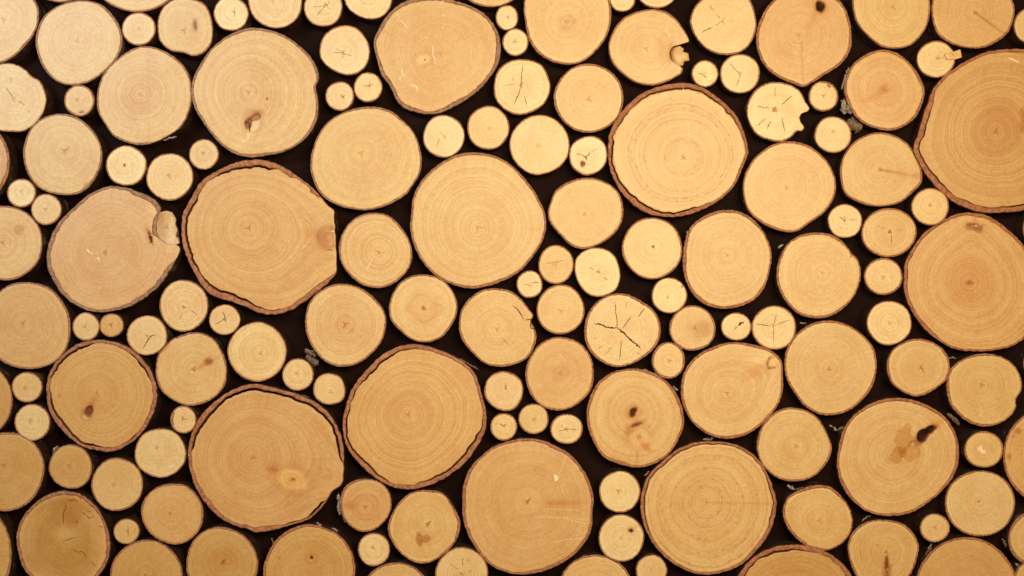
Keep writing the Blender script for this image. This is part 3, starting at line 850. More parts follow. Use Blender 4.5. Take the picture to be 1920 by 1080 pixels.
log([(729,577),(735,553),(750,530),(773,517),(800,515),(827,523),(847,543),(857,567),(856,590),(845,613),(827,633),(800,642),(773,637),(750,620),(733,600)],
    'round log with a darker inner disc round its heart, at the picture centre', (794,578), bark=2.6, grey=.5, tone='mid', con=.55, feats=[('stain',794,578,27,26,0,(.98,.92,.84),.08),('stain',794,578,4,4,0,(.8,.55,.4),.5)])
log([(861,600),(867,577),(883,557),(907,543),(935,541),(958,546),(977,560),(990,577),(1000,592),(996,602),(1001,613),(1006,628),(1003,647),(990,670),(963,684),(938,688),(910,682),(887,663),(868,640),(861,620)],
    'log with a curved split and broken edge on its right rim', (933,618), bark=3, grey=.5, tone='mid', con=.65,
    feats=[('crack',[(962,572),(972,583),(983,600)],2.2),('crack',[(984,601),(997,598)],1.8),('crack',[(996,600),(995,615),(1001,617)],2.4),('crack',[(942,634),(955,648)],1.2),('stain',933,618,4,5,0,(.75,.52,.35),.4)])
log((993,533,24.5,26), 'tiny pale log with a level crack, touching the lower right of the centre log', tone='cream', feats=[('crack',[(981,535),(993,532)],.9),('crack',[(997,531),(1011,529)],1.8)])
log((1042.5,496,33.5,36.5), 'small oval log with a thin level crack, above the tiny one', tone='mid', feats=[('crack',[(1023,494),(1040,492),(1058,488)],1.0)])
log([(1077,505),(1080,485),(1095,470),(1115,464),(1138,468),(1153,480),(1161,500),(1163,522),(1155,543),(1140,553),(1120,557),(1100,550),(1085,532)],
    'pale egg shaped log with dotted diagonal cracks, above the star cracked log', (1122,510), tone='cream', bark=1.5, feats=[('crack',[(1103,500),(1114,506)],.9),('crack',[(1118,508),(1125,512)],1.2),('crack',[(1132,519),(1140,525)],1.2)])
log((1051,580.5,45,47), 'plain oval log touching the lower side of two small cracked logs', (1052,583), tone='mid', bark=2.2)
log([(1027,400),(1032,380),(1042,357),(1067,340),(1103,333),(1133,340),(1157,357),(1166,375),(1169,400),(1163,423),(1147,443),(1120,460),(1093,467),(1070,460),(1050,440),(1033,420)],
    'log with a tiny Y shaped heart, lower left of the red barked ringed log', (1096,402), bark=2.6, tone='mid', con=.7)
log((1223,465.5,57,57.5), 'round log with a bright ring round its heart, below the big ringed log', (1225,463), bark=2.4, tone='pale', con=.6, feats=[('stain',1225,463,12,12,0,(1.06,1.08,1.1),.2),('pit',1225,463,1.5,2,0,1)])
log([(1280,490),(1284,453),(1294,427),(1317,407),(1347,395),(1380,395),(1407,407),(1427,427),(1440,450),(1447,477),(1443,510),(1433,540),(1417,560),(1387,575),(1353,579),(1320,570),(1298,550),(1285,523)],
    'large smooth log with ragged dark red bark, below the big ringed log', (1364,478), bark=5, grey=.15, tone='mid', con=.6, mod=[(0,40,2.5)], flakes=[(1288,432,1294,452,3,-2,True)])
log((1255,554,33.5,33.5), 'small pale log with dark bark at its left, left of a big log', (1252,558), tone='cream', bark=1.6, d=8, feats=[('crack',[(1249,558),(1255,558)],.9),('pit',1279,538,2,1.6,0,1)])
log([(1096,613),(1103,587),(1123,563),(1150,551),(1177,552),(1207,567),(1227,583),(1238,607),(1238,630),(1227,653),(1203,673),(1177,685),(1153,688),(1127,678),(1107,660),(1097,637)],
    'log with wide black cracks spreading like a star from its heart', (1157,614), bark=3.4, grey=.1, tone='pale', con=.45, d=4,
    feats=[('crack',[(1114,606),(1128,609),(1142,615),(1156,615)],3.4),('crack',[(1157,614),(1172,627),(1188,641),(1203,655)],4.2),('crack',[(1157,614),(1157,600),(1154,580),(1153,565)],1.6),('crack',[(1167,615),(1176,603),(1184,593)],1.7),
           ('crack',[(1197,595),(1204,584),(1210,577)],1.6),('crack',[(1165,638),(1164,655),(1161,677)],1.7),('crack',[(1120,655),(1130,649)],1.4),('crack',[(1132,668),(1147,651)],1.0),('crack',[(1173,577),(1176,565)],.8),('crack',[(1111,634),(1121,634)],.8),('crack',[(1193,661),(1203,665)],1)])
log((1298.5,615.5,43.5,42.5), 'log with a grey brown cloudy stain on its right half', (1303,615), tone='mid', bark=2.6, grey=.5, feats=[('stain',1318,618,22,18,20,(.8,.68,.56),.7)])
log((1380.5,612.5,28.5,26.5), 'tiny pale log with a slanting brown gash', (1380,614), tone='cream', bark=1.6, feats=[('crack',[(1374,620),(1384,611)],1.2),('crack',[(1384,611),(1395,603)],5.0)])
log((1451.5,614.5,42,41.5), 'small pale log with five thin cracks from the heart, right of the gashed tiny one', (1450,611), tone='cream', bark=2,
    feats=[('crack',[(1450,610),(1454,598),(1457,587)],1.3),('crack',[(1456,609),(1468,604),(1481,599)],1.3),('crack',[(1451,616),(1450,628),(1451,642)],1.2),('crack',[(1417,607),(1430,609),(1446,611)],1.4)])
log((1253.5,676,31.5,34), 'small log with dark orange heart, below right of the star cracked log', (1255,677), tone='pale', bark=3, con=.9, feats=[('stain',1254,675,6,4,30,(.75,.5,.33),.4)])
log([(1278,717),(1283,697),(1303,670),(1333,652),(1370,642),(1407,645),(1438,653),(1453,662),(1466,677),(1468,700),(1468,733),(1460,757),(1443,782),(1424,800),(1400,815),(1367,823),(1333,817),(1303,797),(1285,770),(1277,743)],
    'large log with a round orange knot in its upper right rim', (1363,737), bark=4, grey=.1, tone='mid', con=.65, d=2,
    feats=[('swell',1455,685,40,20),('streak',1441,690,1439,681,2.6,(.60,.38,.18)),('streak',1439,681,1444,671,2.6,(.60,.38,.18)),('streak',1444,671,1453,668,2.2,(.62,.4,.2)),('streak',1441,690,1455,688,2.2,(.62,.4,.2)),('stain',1450,680,7,7,0,(1.1,1.14,1.1),.3),('crack',[(1438,688),(1438,680),(1443,670)],1.4),('crack',[(1440,691),(1455,689)],1.1),('stain',1415,698,18,12,20,(.95,.78,.58),.6),('stain',1425,673,24,8,20,(1.08,1.12,1.1),.6)],
    )
log([(985,707),(990,677),(1010,647),(1037,633),(1060,633),(1087,643),(1107,667),(1113,693),(1110,727),(1093,750),(1070,765),(1043,770),(1017,762),(997,743)],
    'round log with a reddish heart and a fine white scratch, below the plain oval log', (1051,700), bark=2.8, grey=.4, tone='tan', con=.5, feats=[('scratch',[(1047,662),(1063,679)],1.2),('stain',1050,700,5,4,0,(.72,.48,.34),.4),('stain',1049,698,22,16,0,(.94,.84,.75),.5)])
log([(1100,773),(1107,743),(1122,717),(1147,699),(1187,691),(1220,697),(1250,715),(1267,735),(1278,760),(1283,793),(1273,823),(1253,853),(1227,870),(1193,877),(1160,870),(1133,858),(1115,833),(1103,803)],
    'large log with a dark pitted heart and a second brown heart below it', (1188,773), bark=4.4, grey=.1, tone='mid', con=.95, pithmark=False,
    feats=[('eye',1198,820,15,16,0),('knot',1198,820,11,12,0,.1),('pit',1187,773,6,9,-25,4,(.10,.04,.015)),('stain',1187,773,16,14,0,(.9,.74,.55),.4),('pit',1193,797,10,3,25,2,(.30,.13,.05)),('stain',1188,801,22,8,35,(.82,.6,.4),.5),('stain',1212,838,14,6,-45,(.85,.62,.42),.5),('streak',1195,845,1195,872,1.6,(.82,.6,.44)),('stain',1198,818,5,4,0,(.75,.5,.3),.4)],
    flakes=[(1262,724,1271,733,4,-2,True),(1205,692,1232,702,3,-3,True)])
log([(908,740),(913,713),(927,700),(945,696),(963,701),(976,712),(981,727),(979,745),(970,762),(958,770),(940,770),(920,759)],
    'small round log with a short crack, touching the right of the large brown barked log', (948,727), bark=2.2, tone='pale', con=.5, feats=[('crack',[(946,717),(948,726),(951,733)],1.0)])
log((944.5,800.5,25.5,25.5), 'tiny log with a triangular heart, above the large log with a white chip', (945,798), tone='pale', feats=[('crack',[(936,794),(944,799),(950,796)],1.2)])
log((1000.5,785.5,28.5,28.5), 'tiny log between one with a triangular heart and a cracked cream one', (1001,787), tone='pale', feats=[('stain',1001,787,5,4,0,(.85,.65,.45),.4)])
log((1062.5,804.5,30.5,28.5), 'tiny cream log with a winding level crack, above right of the chipped log', (1062,805), tone='cream', feats=[('crack',[(1045,808),(1056,807),(1063,804),(1082,806)],1.4),('crack',[(1052,796),(1056,802)],.9)])
log((1162,922,39,39), 'small cream log directly above another one, between two very large logs', (1160,921), tone='cream', bark=1.8, d=7, con=.35, feats=[('stain',1160,920,3,5,-15,(.65,.5,.35),.4)])
log((1165,1009,43,44.5), 'small cream log with a dark knot hole at its upper right', (1165,1009), tone='cream', bark=2, feats=[('knot',1184,995,7,7,0,.2),('pit',1183,995,4.5,4,20,3,(.12,.03,.02))])
log([(867,937),(868,913),(880,880),(900,857),(927,837),(957,826),(985,822),(1010,824),(1040,835),(1070,853),(1093,880),(1108,910),(1113,935),(1111,960),(1110,987),(1100,1013),(1077,1040),(1043,1062),(1000,1076),(960,1076),(920,1060),(893,1030),(875,997),(867,965)],
    'very large log with a white chip, fine scratches and a brown smear', (990,940), bark=5, grey=.25, tone='tan', con=.45,
    feats=[('streak',1030,943,1082,943,6,(.88,.70,.50)),('chip',[(1038,891),(1043,890),(1048,894),(1046,900),(1041,903),(1039,898)]),('scratch',[(1063,850),(1055,872),(1047,892)],1.3),
           ('scratch',[(1015,954),(1050,955),(1088,957)],1.1),('scratch',[(1052,970),(1080,978),(1105,983)],1.3),('scratch',[(990,970),(1020,969),(1060,971),(1105,975)],1.0),('scratch',[(1052,905),(1053,918),(1058,930)],1.0),('scratch',[(1030,1018),(1060,1012),(1100,1008)],1.1),('scratch',[(1012,1000),(1020,1016)],.9),
           ('stain',990,940,24,20,0,(1.05,1.06,1.06),.5),('streak',986,944,994,935,1.8,(.6,.42,.3))])
log([(1201,950),(1205,917),(1217,890),(1240,867),(1270,843),(1303,830),(1343,828),(1377,833),(1410,850),(1433,877),(1448,910),(1456,940),(1453,970),(1441,1003),(1421,1030),(1393,1057),(1360,1072),(1320,1078),(1287,1070),(1253,1050),(1227,1023),(1208,987)],
    'very large round log with brown flecked rings, at the bottom right of centre', (1325,942), bark=5.5, grey=.2, tone='mid', con=.75, fleck=.6, gap=1.0,
    feats=[('stain',1325,942,5,4,0,(.75,.52,.35),.4),('scratch',[(1411,875),(1413,884)],2),('streak',1340,942,1440,944,1.6,(.92,.76,.58))],
    flakes=[(1318,824,1338,822,5,-3,True),(1208,892,1218,884,3,-2,True)])
log((1117,1111,71,71), 'dome topped log cut by the bottom edge, left of a tiny one', bark=3, tone='mid')
log((1221.5,1070,29.5,30), 'tiny log cut by the bottom edge, under the very large flecked log', (1222,1068), tone='pale')
log((1490,1145,125,125), 'large log with thick reddish bark, mostly below the bottom edge at right', bark=9, grey=.05, tone='ochre', con=.8, gap=3)
log([(1468,960),(1477,933),(1497,920),(1528,910),(1557,913),(1580,933),(1595,957),(1599,983),(1590,1007),(1573,1023),(1547,1033),(1520,1028),(1497,1013),(1477,990)],
    'log with a white bark corner at its upper left, near the bottom right', (1537,977), bark=4.6, grey=.1, mod=[(-20,60,2)], tone='mid', con=.6,
    feats=[('stain',1537,977,4,4,0,(.75,.5,.33),.4)], flakes=[(1476,910,1490,919,6,-4,True),(1490,919,1508,914,3,-5,False)])
log([(1590,1023),(1600,997),(1627,978),(1660,975),(1693,982),(1713,1000),(1723,1023),(1718,1053),(1707,1078),(1688,1100),(1655,1108),(1620,1098),(1598,1065)],
    'log with a rotten brown streak from heart to bottom, cut by the bottom edge', (1662,1035), bark=3, grey=.3, tone='mid', con=.75,
    feats=[('streak',1662,1045,1664,1085,4,(.6,.4,.24)),('pit',1663,1056,2.6,12,0,2,(.30,.14,.06)),('stain',1663,1070,9,16,0,(.75,.5,.3),.5),('stain',1645,1022,2.5,2.5,0,(.75,.5,.35),.4)], flakes=[(1616,978,1632,967,3,-3,True)])
log((1753,990,28,27), 'tiny log in a gap at the lower right, above the dome topped log', (1753,989), tone='pale', con=.6)
log((1812,1105,97,97), 'dome topped log cut by the bottom edge, nearest the bottom right corner', bark=3.6, grey=.1, tone='tan', con=.5, flakes=[(1735,1042,1748,1026,4,-3,False),(1740,1030,1748,1020,3,-3,True)])
log((1838,944,65.5,62.5), 'smooth pale log at the lower right with only a tiny dot for heart', (1837,941), tone='pale', bark=2.6, con=.4, pithmark=False, feats=[('pit',1836,941,1.5,1.8,0,1,(.3,.15,.06))])
log((1845,843,36.5,34.5), 'small log with a shiny white chip in its middle, at the lower right', (1842,845), tone='mid', bark=2.2, d=8,
    feats=[('chip',[(1833,838),(1840,836),(1843,842),(1849,846),(1846,851),(1840,849),(1834,844)])])
log((1975,855,94,94), 'log with small brown spots cut by the right edge, at the lower right', bark=3.6, grey=.1, tone='tan', feats=[('stain',1908,808,7,6,0,(.75,.58,.36),.3),('stain',1892,857,5,6,0,(.75,.58,.36),.3),('stain',1900,818,4,4,0,(.78,.6,.4),.4)])
log((1944,1010,53,53), 'log cut by the right edge just above the bottom right corner', bark=4, grey=.1, tone='mid', flakes=[(1880,1010,1888,1026,6,-12,False)])
log([(1570,877),(1572,843),(1580,810),(1597,783),(1627,760),(1660,748),(1697,747),(1733,757),(1767,777),(1786,800),(1797,830),(1798,863),(1790,890),(1770,917),(1740,943),(1707,962),(1670,968),(1633,962),(1603,943),(1580,913)],
    'very large log with a black hole and a spreading brown stain', (1674,852), bark=4.6, grey=.12, tone='mid', con=.65, pithmark=False, mod=[(75,35,6)],
    feats=[('stain',1695,822,15,24,-10,(.84,.69,.42),.10),('stain',1683,854,15,17,0,(.84,.69,.42),.10),('stain',1708,850,22,13,25,(.88,.74,.50),.2),('stain',1755,797,16,8,45,(.95,.72,.42),.6),
           ('stain',1722,828,13,9,20,(.66,.44,.26),.4),('pit',1730,817,13,10,20,9,(.035,.016,.012)),('pit',1746,806,13,6.5,25,7,(.035,.016,.012)),('crack',[(1704,831),(1716,825)],1.2),('crack',[(1662,860),(1668,864)],1.2),('crack',[(1714,780),(1720,770)],.9)],
    flakes=[(1555,797,1570,809,4,-4,True),(1570,806,1584,802,7,-3,False)])
log([(1775,718),(1780,695),(1795,680),(1813,670),(1840,663),(1873,667),(1900,683),(1915,710),(1915,733),(1906,747),(1904,767),(1887,787),(1853,800),(1823,795),(1797,777),(1780,753)],
    'log with a small bump on its right rim, near the right edge', (1840,723), bark=4, grey=.2, tone='mid', con=.6, mod=[(0,70,1.8)], feats=[('stain',1840,768,3,6,0,(1.1,1.14,1.14),.5),('scratch',[(1838,780),(1841,776)],2),('scratch',[(1784,755),(1789,761)],2)],
    flakes=[(1778,673,1794,672,2.5,-8,True),(1777,775,1800,797,9,-14,False)])
log([(1663,683),(1673,657),(1697,640),(1723,635),(1750,642),(1773,660),(1781,683),(1776,710),(1760,725),(1735,740),(1713,743),(1687,731),(1670,715)],
    'log with a slanted hairline heart, below a pale log showing its dark side', (1727,690), bark=3, grey=.1, tone='mid', con=.6, feats=[('crack',[(1723,684),(1729,692),(1734,702)],.9)])
log((1667.5,605.5,42,42), 'round cream log standing proud, dark bark showing along its left side', (1669,606), tone='cream', bark=1.5, d=14, con=.45, feats=[('stain',1669,605,5,4,0,(.82,.65,.45),.4),('stain',1684,601,2,2,0,(.8,.6,.4),.4)])
log((1656.5,518.5,36,35), 'small log with a white scratch crossing right of its heart', (1656,520), tone='pale', bark=2.4, feats=[('scratch',[(1660,512),(1666,522),(1671,531)],2.6),('stain',1656,519,6,4,0,(.75,.55,.38),.4)])
log((1667,436,52,46), 'oval log with a tailed heart and three hairline cracks, left of a huge one', (1669,434), tone='mid', bark=2.6, grey=.1, con=.65,
    feats=[('pit',1669,435,2.5,2.5,0,1,(.3,.15,.07)),('crack',[(1671,440),(1672,458)],1.1),('crack',[(1644,423),(1660,430)],.7),('crack',[(1675,432),(1692,431)],.6)])
log((1584.5,414.5,32.5,32), 'tiny very pale log with crinkled cracks, upper right of the picture', (1583,413), tone='cream', bark=1.4, feats=[('crack',[(1573,406),(1581,411),(1587,416)],1.4),('crack',[(1592,412),(1606,412)],1.0),('crack',[(1577,425),(1579,430)],1),('crack',[(1583,404),(1584,411)],.9)])
log((1744.5,387.5,35.5,35), 'small log wedged between two huge logs at the right edge', (1744,385), tone='pale', bark=1.8)
log([(1695,540),(1695,518),(1698,492),(1713,463),(1733,437),(1767,413),(1800,400),(1830,399),(1860,408),(1890,430),(1920,460),(1942,500),(1950,540),(1945,590),(1920,635),(1895,650),(1863,657),(1830,659),(1793,655),(1767,643),(1740,623),(1717,595),(1702,567)],
    'huge round log cut by the right edge, with a brown knot at its top', (1818,530), bark=6, grey=.05, tone='tan', con=.8, mod=[(-80,40,3)],
    feats=[('swell',1826,420,40,22),('stain',1828,425,17,7,0,(.65,.45,.25),.3),('stain',1836,432,8,6,0,(.7,.5,.3),.4),('pit',1822,421,9,2,-5,2,(.3,.16,.07)),('scratch',[(1822,424),(1832,423)],2.5),('stain',1818,530,8,5,0,(.75,.5,.3),.3),('stain',1818,530,48,44,0,(.96,.86,.76),.3),('streak',1826,430,1828,404,3,(.85,.65,.45)),('stain',1832,623,5,3,0,(.85,.65,.5),.4)])
log([(1456,513),(1461,487),(1477,457),(1503,440),(1537,436),(1567,443),(1587,460),(1600,478),(1606,482),(1613,500),(1614,520),(1603,553),(1583,577),(1557,593),(1530,597),(1500,590),(1477,570),(1460,540)],
    'large smooth log with a small nick in its upper right rim', (1542,512), bark=3.6, grey=.2, tone='mid', con=.55, mod=[(0,50,2)],
    feats=[('stain',1541,512,6,5,0,(.72,.5,.35),.4),('crack',[(1593,472),(1596,478),(1594,484)],2.4),('crack',[(1600,483),(1604,482)],1.6)], flakes=[(1459,465,1470,459,5,-3,True)])
log([(1471,677),(1477,650),(1497,623),(1527,605),(1557,601),(1587,608),(1617,627),(1637,650),(1644,677),(1642,703),(1635,727),(1620,747),(1597,767),(1567,778),(1537,777),(1510,762),(1490,737),(1475,710)],
    'large smooth log with a triangular brown heart, right of the orange knotted log', (1555,693), bark=3.2, grey=.1, tone='mid', con=.55, feats=[('stain',1555,693,6,5,0,(.68,.46,.3),.4)], flakes=[(1500,604,1512,607,3,-3,True)])
log([(1560,843),(1553,817),(1533,783),(1507,768),(1473,765),(1447,778),(1427,803),(1419,837),(1427,867),(1445,888),(1467,900),(1493,903),(1523,895),(1547,873)],
    'smooth round log left of the very large log with a black hole', (1493,837), bark=2.8, grey=.1, tone='mid', con=.5, feats=[('stain',1493,837,11,11,0,(1.08,1.1,1.1),.3),('stain',1494,836,5,3,25,(.6,.42,.25),.4)])
log([(132,613),(128,587),(113,560),(93,540),(67,531),(43,529),(20,533),(-5,550),(-20,575),(-28,610),(-22,645),(0,675),(20,686),(50,692),(83,688),(110,673),(127,647)],
    'large plain log cut by the left edge, left of two tiny touching logs', (43,607), bark=3, grey=.6, tone='tan', con=.5)
log((161,612.5,25.5,26.5), 'left one of two tiny touching logs under the very large pinkish log', (160,612), tone='pale')
log((209,610,22.5,22.5), 'right one of two tiny touching logs under the very large pinkish log', (208,609), tone='tan')
log((275.5,629,38,37.5), 'small log with one diagonal crack, below the very large pinkish log', (277,630), tone='pale', bark=1.5, feats=[('crack',[(267,654),(275,642),(282,631),(292,627)],2.2)])
log((344.5,573,46,48.5), 'oval pale log with faint cracks, at the lower left of the thick barked log', (345,576), tone='pale', bark=2, con=.6, feats=[('crack',[(356,580),(372,592)],1.1),('crack',[(341,586),(337,600)],.9),('crack',[(340,574),(352,577)],1)])
log((421,599.5,29.5,28.5), 'tiny wavy edged log with a long crooked crack', (421,599), tone='pale', bark=1.4, feats=[('crack',[(418,583),(421,593),(424,605)],1.7),('crack',[(403,609),(413,603),(421,598)],1.4),('crack',[(426,595),(433,589)],.9)])
log([(292,687),(298,660),(317,640),(343,627),(370,623),(397,633),(413,653),(423,677),(425,705),(420,725),(400,747),(377,758),(353,761),(327,752),(303,733),(293,710)],
    'log with a round brown knot near its upper right, above a thick barked log', (363,692), bark=2.6, grey=.5, tone='mid', con=.6,
    feats=[('knot',391,678,7,6,10,.75),('stain',391,678,5,5,0,(.6,.42,.28),.3),('streak',364,694,386,682,3.5,(.85,.64,.42)),('streak',396,676,412,668,2.5,(.88,.7,.5))])
log([(426,660),(430,640),(445,618),(465,607),(485,603),(510,612),(527,628),(537,650),(535,675),(523,697),(503,711),(482,716),(455,708),(435,688)],
    'pale round log with a small bright heart, left of the log with bark scraps', (488,663), bark=2, tone='pale', con=.6, feats=[('stain',488,662,5,4,0,(.8,.6,.42),.4)])
log((558.5,702.5,29.5,30.5), 'tiny plain log under the grey bark scraps', (557,700), tone='pale')
log([(587,730),(592,712),(604,702),(620,700),(637,706),(646,722),(647,740),(641,752),(620,759),(602,755),(590,744)],
    'tiny log squeezed between two large thick barked logs', (621,735), tone='pale')
log((50.5,726,28.5,29), 'tiny log near the left edge, the upper of two in a column at lower left', (48,728), tone='mid', bark=1.8)
log((60.5,792,33.5,34.5), 'small notched round log near the left edge, the lower of two in a column', (57,789), tone='pale', con=.55)
log((-49,750,72.6,72.6), 'log showing as a half moon sliver at the left edge, beside two tiny logs', tone='ochre', bark=2)
log([(87,740),(88,713),(100,685),(123,660),(150,643),(183,637),(217,642),(247,655),(270,677),(286,702),(294,733),(292,760),(280,790),(260,818),(233,838),(210,847),(183,845),(153,837),(133,823),(110,800),(92,770)],
    'large ochre log with flaky bark and a dark teardrop knot below its heart', (182,737), bark=7, grey=.25, tone='ochre', con=.6, gap=3,
    feats=[('knot',162,776,9,10,-20,.5),('pit',166,771,7,11,-25,4,(.20,.085,.035)),('stain',160,783,6,5,-15,(1.2,1.5,1.9),.3),('streak',168,762,180,745,6,(.86,.66,.45)),('stain',111,742,3,3,0,(.65,.45,.3),.4)])
log((343.5,787,24.5,26), 'tiny log with a knobbly left side and a forked crack', (343,785), tone='pale', bark=1.8, mod=[(180,35,5)], feats=[('crack',[(342,781),(343,786),(340,792)],1.0),('crack',[(343,786),(352,785)],.8)])
log((300.5,849.5,48.5,46.5), 'pale round log touching the upper left of the log with an oval eye knot', (294,839), tone='pale', bark=1.8, con=.35, feats=[('stain',294,839,4,6,20,(.8,.6,.45),.4)])
log((219.5,908.5,48.5,50), 'plain round log at the lower left, right of the one with a bark lump', (213,909), tone='mid', bark=2.2)
log([(91,880),(94,862),(102,848),(118,836),(137,834),(158,843),(170,862),(172,880),(166,900),(150,914),(128,916),(105,906),(95,892)],
    'small ochre log with a lump of bark at its upper left', (130,874), tone='ochre', bark=2, feats=[('stain',130,875,4,6,0,(.7,.48,.32),.4)], flakes=[(99,853,113,838,12,-2,False),(98,846,108,836,5,-1,True)])
log([(83,880),(78,853),(63,830),(40,815),(13,811),(-28,818),(-55,840),(-68,885),(-58,925),(-30,950),(8,959),(37,953),(60,937),(75,913)],
    'large ochre log cut by the left edge, above the dark stained log', (7,873), bark=3, grey=.3, tone='ochre', con=.4)
log([(31,1020),(32,995),(44,967),(67,942),(93,926),(123,921),(153,928),(180,950),(197,980),(206,1013),(203,1047),(190,1073),(165,1095),(120,1103),(75,1095),(45,1068)],
    'dirty stained log with crumbling cracks near the bottom left corner', (120,1014), bark=6, grey=.3, tone='tan', con=.35, pithmark=False,
    feats=[('stain',135,955,42,26,20,(.86,.74,.54),.5),('stain',110,1010,75,80,0,(.80,.72,.52),.5),('stain',125,1005,22,16,-15,(1.15,1.3,1.6),.7),('stain',170,1030,16,38,0,(.92,.86,.72),.6),
           ('crack',[(117,1015),(128,1012),(140,1007)],1.6),('crack',[(123,942),(124,952),(119,962),(119,984)],1.5),('crack',[(126,938),(138,937),(146,940)],1.6),('crack',[(152,958),(160,965),(168,972),(177,967)],1.2),('crack',[(140,980),(146,976),(143,986)],1.2),('crack',[(136,1030),(146,1036),(154,1033),(164,1046)],1.1),('crack',[(169,1052),(180,1063)],1.2),('crack',[(163,956),(170,960)],1.4),('crack',[(185,985),(194,990)],1.4)])
log((-92,1042,115,115), 'log at the bottom left corner, left of the dirty stained one', bark=3.6, grey=.4, tone='ochre', con=.4)
log((237,996.5,24.5,24), 'tiny log with a small upright crack, right of the dirty stained log', (239,996), tone='mid', bark=1.6, feats=[('crack',[(239,988),(241,996),(239,1006)],1.4)])
log([(264,960),(268,940),(282,922),(300,911),(322,907),(347,910),(367,926),(379,948),(381,970),(375,992),(358,1011),(335,1021),(310,1018),(285,1004),(270,984)],
    'plain round log at lower left, touching the eye knotted log', (319,963), bark=2.8, grey=.3, tone='tan', con=.45, feats=[('stain',319,963,4,7,20,(.75,.52,.38),.4)])
log((274,1082,69,69), 'dome topped log cut by the bottom edge, right of the dirty stained one', bark=2.8, grey=.3, tone='ochre', con=.55)
log([(350,1047),(360,1017),(380,997),(407,988),(433,992),(460,1007),(477,1030),(484,1058),(475,1090),(440,1112),(415,1115),(375,1105),(352,1080)],
    'log with a forked brown heart, cut by the bottom edge under the eye knotted log', (418,1055), bark=2.8, grey=.2, tone='ochre', con=.5, feats=[('crack',[(412,1058),(418,1054),(424,1047)],1.2),('stain',420,1045,20,18,0,(.95,.84,.68),.6)])
log([(352,853),(357,820),(367,793),(387,767),(420,740),(453,724),(480,720),(513,727),(547,736),(583,750),(610,768),(630,796),(642,827),(645,863),(644,890),(641,908),(623,922),(607,947),(580,973),(547,984),(513,994),(480,998),(465,993),(433,983),(407,967),(380,937),(362,903)],
    'very large log with thick red bark and an oval eye knot low on its right', (475,858), bark=8, grey=.15, tone='tan', con=.65, gap=3.5, mod=[(-18,16,1.2),(-50,18,4)], d=2,
    feats=[('knot',548,900,14,9,-25,.12),('stain',548,900,26,17,-25,(1.14,1.20,1.10),.3),('eye',548,900,27,17,-25),('streak',520,882,524,888,5,(.9,.75,.55)),('pit',549,900,2.5,2.5,0,1.5,(.35,.18,.07)),('stain',548,900,5,4,0,(.75,.5,.3),.5),('streak',508,874,519,884,6,(.93,.82,.66)),('stain',507,880,9,6,-20,(.90,.76,.60),.7),('swell',644,905,45,22),('swell',548,900,40,-10)],
    flakes=[(540,735,580,746,4,1,False)])
log([(642,797),(648,763),(658,733),(670,714),(693,687),(723,661),(758,647),(793,647),(833,660),(867,677),(890,700),(903,738),(911,770),(910,807),(893,840),(870,870),(833,897),(800,912),(763,918),(727,910),(698,892),(671,867),(650,837)],
    'very large round log with rough brown bark all round, left of the bottom centre', (766,778), bark=8, grey=.15, tone='tan', con=.75, gap=2.2, mod=[(20,20,6)],
    feats=[('stain',766,778,5,4,0,(.65,.42,.28),.4)], flakes=[(860,672,898,694,4,-4,False)])
log([(638,940),(645,915),(662,902),(685,898),(710,903),(727,918),(734,940),(731,962),(717,982),(695,996),(673,996),(652,982),(641,965)],
    'log with rough whitish bark on its left side, below the very large round log', (685,951), bark=3.2, grey=.1, tone='pink', con=.7, mod=[(0,80,1.8)], feats=[('stain',685,950,28,26,0,(.96,.88,.80),.15),('streak',647,948,665,948,6,(.88,.7,.5))],
    flakes=[(634,925,636,966,9,-6,True),(642,968,648,980,5,-8,False)])
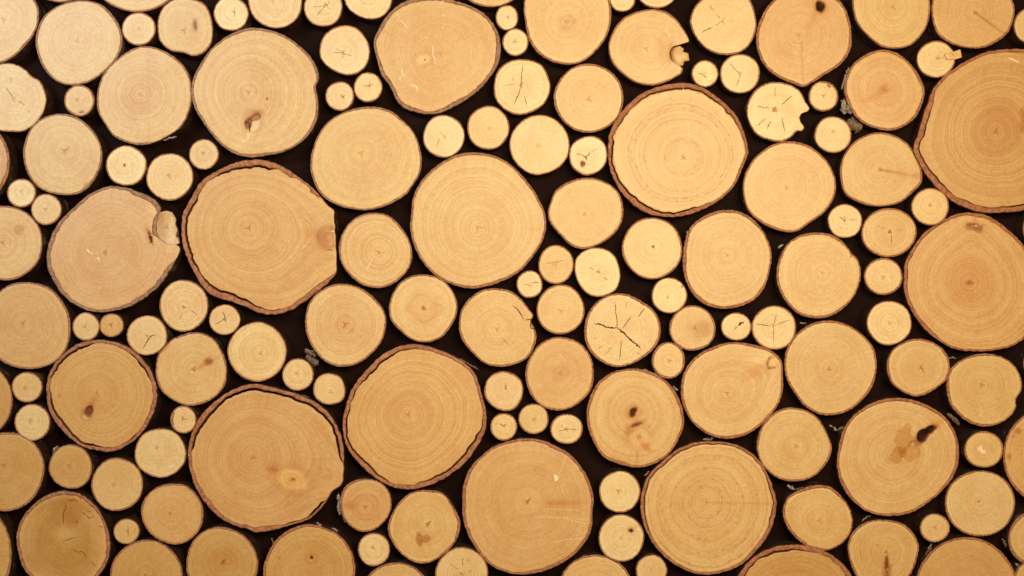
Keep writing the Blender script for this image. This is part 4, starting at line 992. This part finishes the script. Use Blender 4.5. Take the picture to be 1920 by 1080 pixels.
log([(727,993),(733,967),(750,940),(773,923),(800,919),(830,925),(850,950),(863,980),(857,1010),(840,1033),(813,1052),(787,1057),(760,1045),(737,1020)],
    'log with a brown blotch below its heart, touching the very large chipped log', (803,983), bark=3, grey=.15, tone='mid', con=.65, mod=[(0,25,5)],
    feats=[('stain',786,1011,7,12,15,(.68,.5,.3),.15),('stain',799,1011,9,7,0,(.72,.54,.33),.15),('crack',[(797,990),(801,983),(809,977)],1.1)])
log((701,1030.5,30,31.5), 'tiny very pale log with a triangular heart, near the bottom edge', (700,1027), tone='cream', con=.6, feats=[('stain',700,1026,4,4,0,(.6,.45,.3),.4)])
log((866,1076,50,49.5), 'pale log cut by the bottom edge with small cracks round its heart', (868,1077), tone='pale', bark=2, feats=[('crack',[(868,1062),(867,1052),(868,1046)],1.1),('crack',[(843,1055),(852,1063),(860,1068)],.9),('crack',[(877,1055),(879,1046)],.9),('crack',[(862,1072),(866,1078)],1.4),('crack',[(848,1080),(858,1077)],.9),('crack',[(875,1073),(885,1068)],.9)])
log((743,1124,69,69), 'dome topped log barely above the bottom edge, left of a cracked pale one', tone='mid', bark=3.4, grey=.1)
log([(493,1070),(500,1043),(517,1013),(543,993),(577,983),(610,990),(640,1007),(660,1037),(666,1070),(655,1105),(625,1130),(580,1140),(530,1130),(500,1100)],
    'log with a small black hole inside a light knot, cut by the bottom edge', (575,1085), bark=4.2, grey=.05, tone='ochre', con=.55,
    feats=[('knot',583,1047,9,9,0,.35),('stain',583,1047,9,12,0,(1.15,1.18,1.15),.5),('pit',584,1046,3,4,0,3,(.08,.03,.02)),('stain',523,1046,3,3,0,(.7,.5,.3),.4)],
    flakes=[(508,1008,514,1022,4,-3,False),(592,981,604,986,5,-1,True),(622,990,634,997,4,-1,True)])
log((1962,428,44,44), 'log whose dark red bark alone shows at the right edge between two huge logs', bark=3, grey=.05, tone='tan')
log((1953,682,34,34), 'log whose dark bark barely shows at the right edge, under the huge one', bark=3, grey=.05, tone='tan')
log((1947,1092,46,46), 'log whose pale bark just reaches the bottom right corner', bark=3, grey=.5, tone='tan', flakes=[(1905,1056,1918,1066,5,-4,True)])
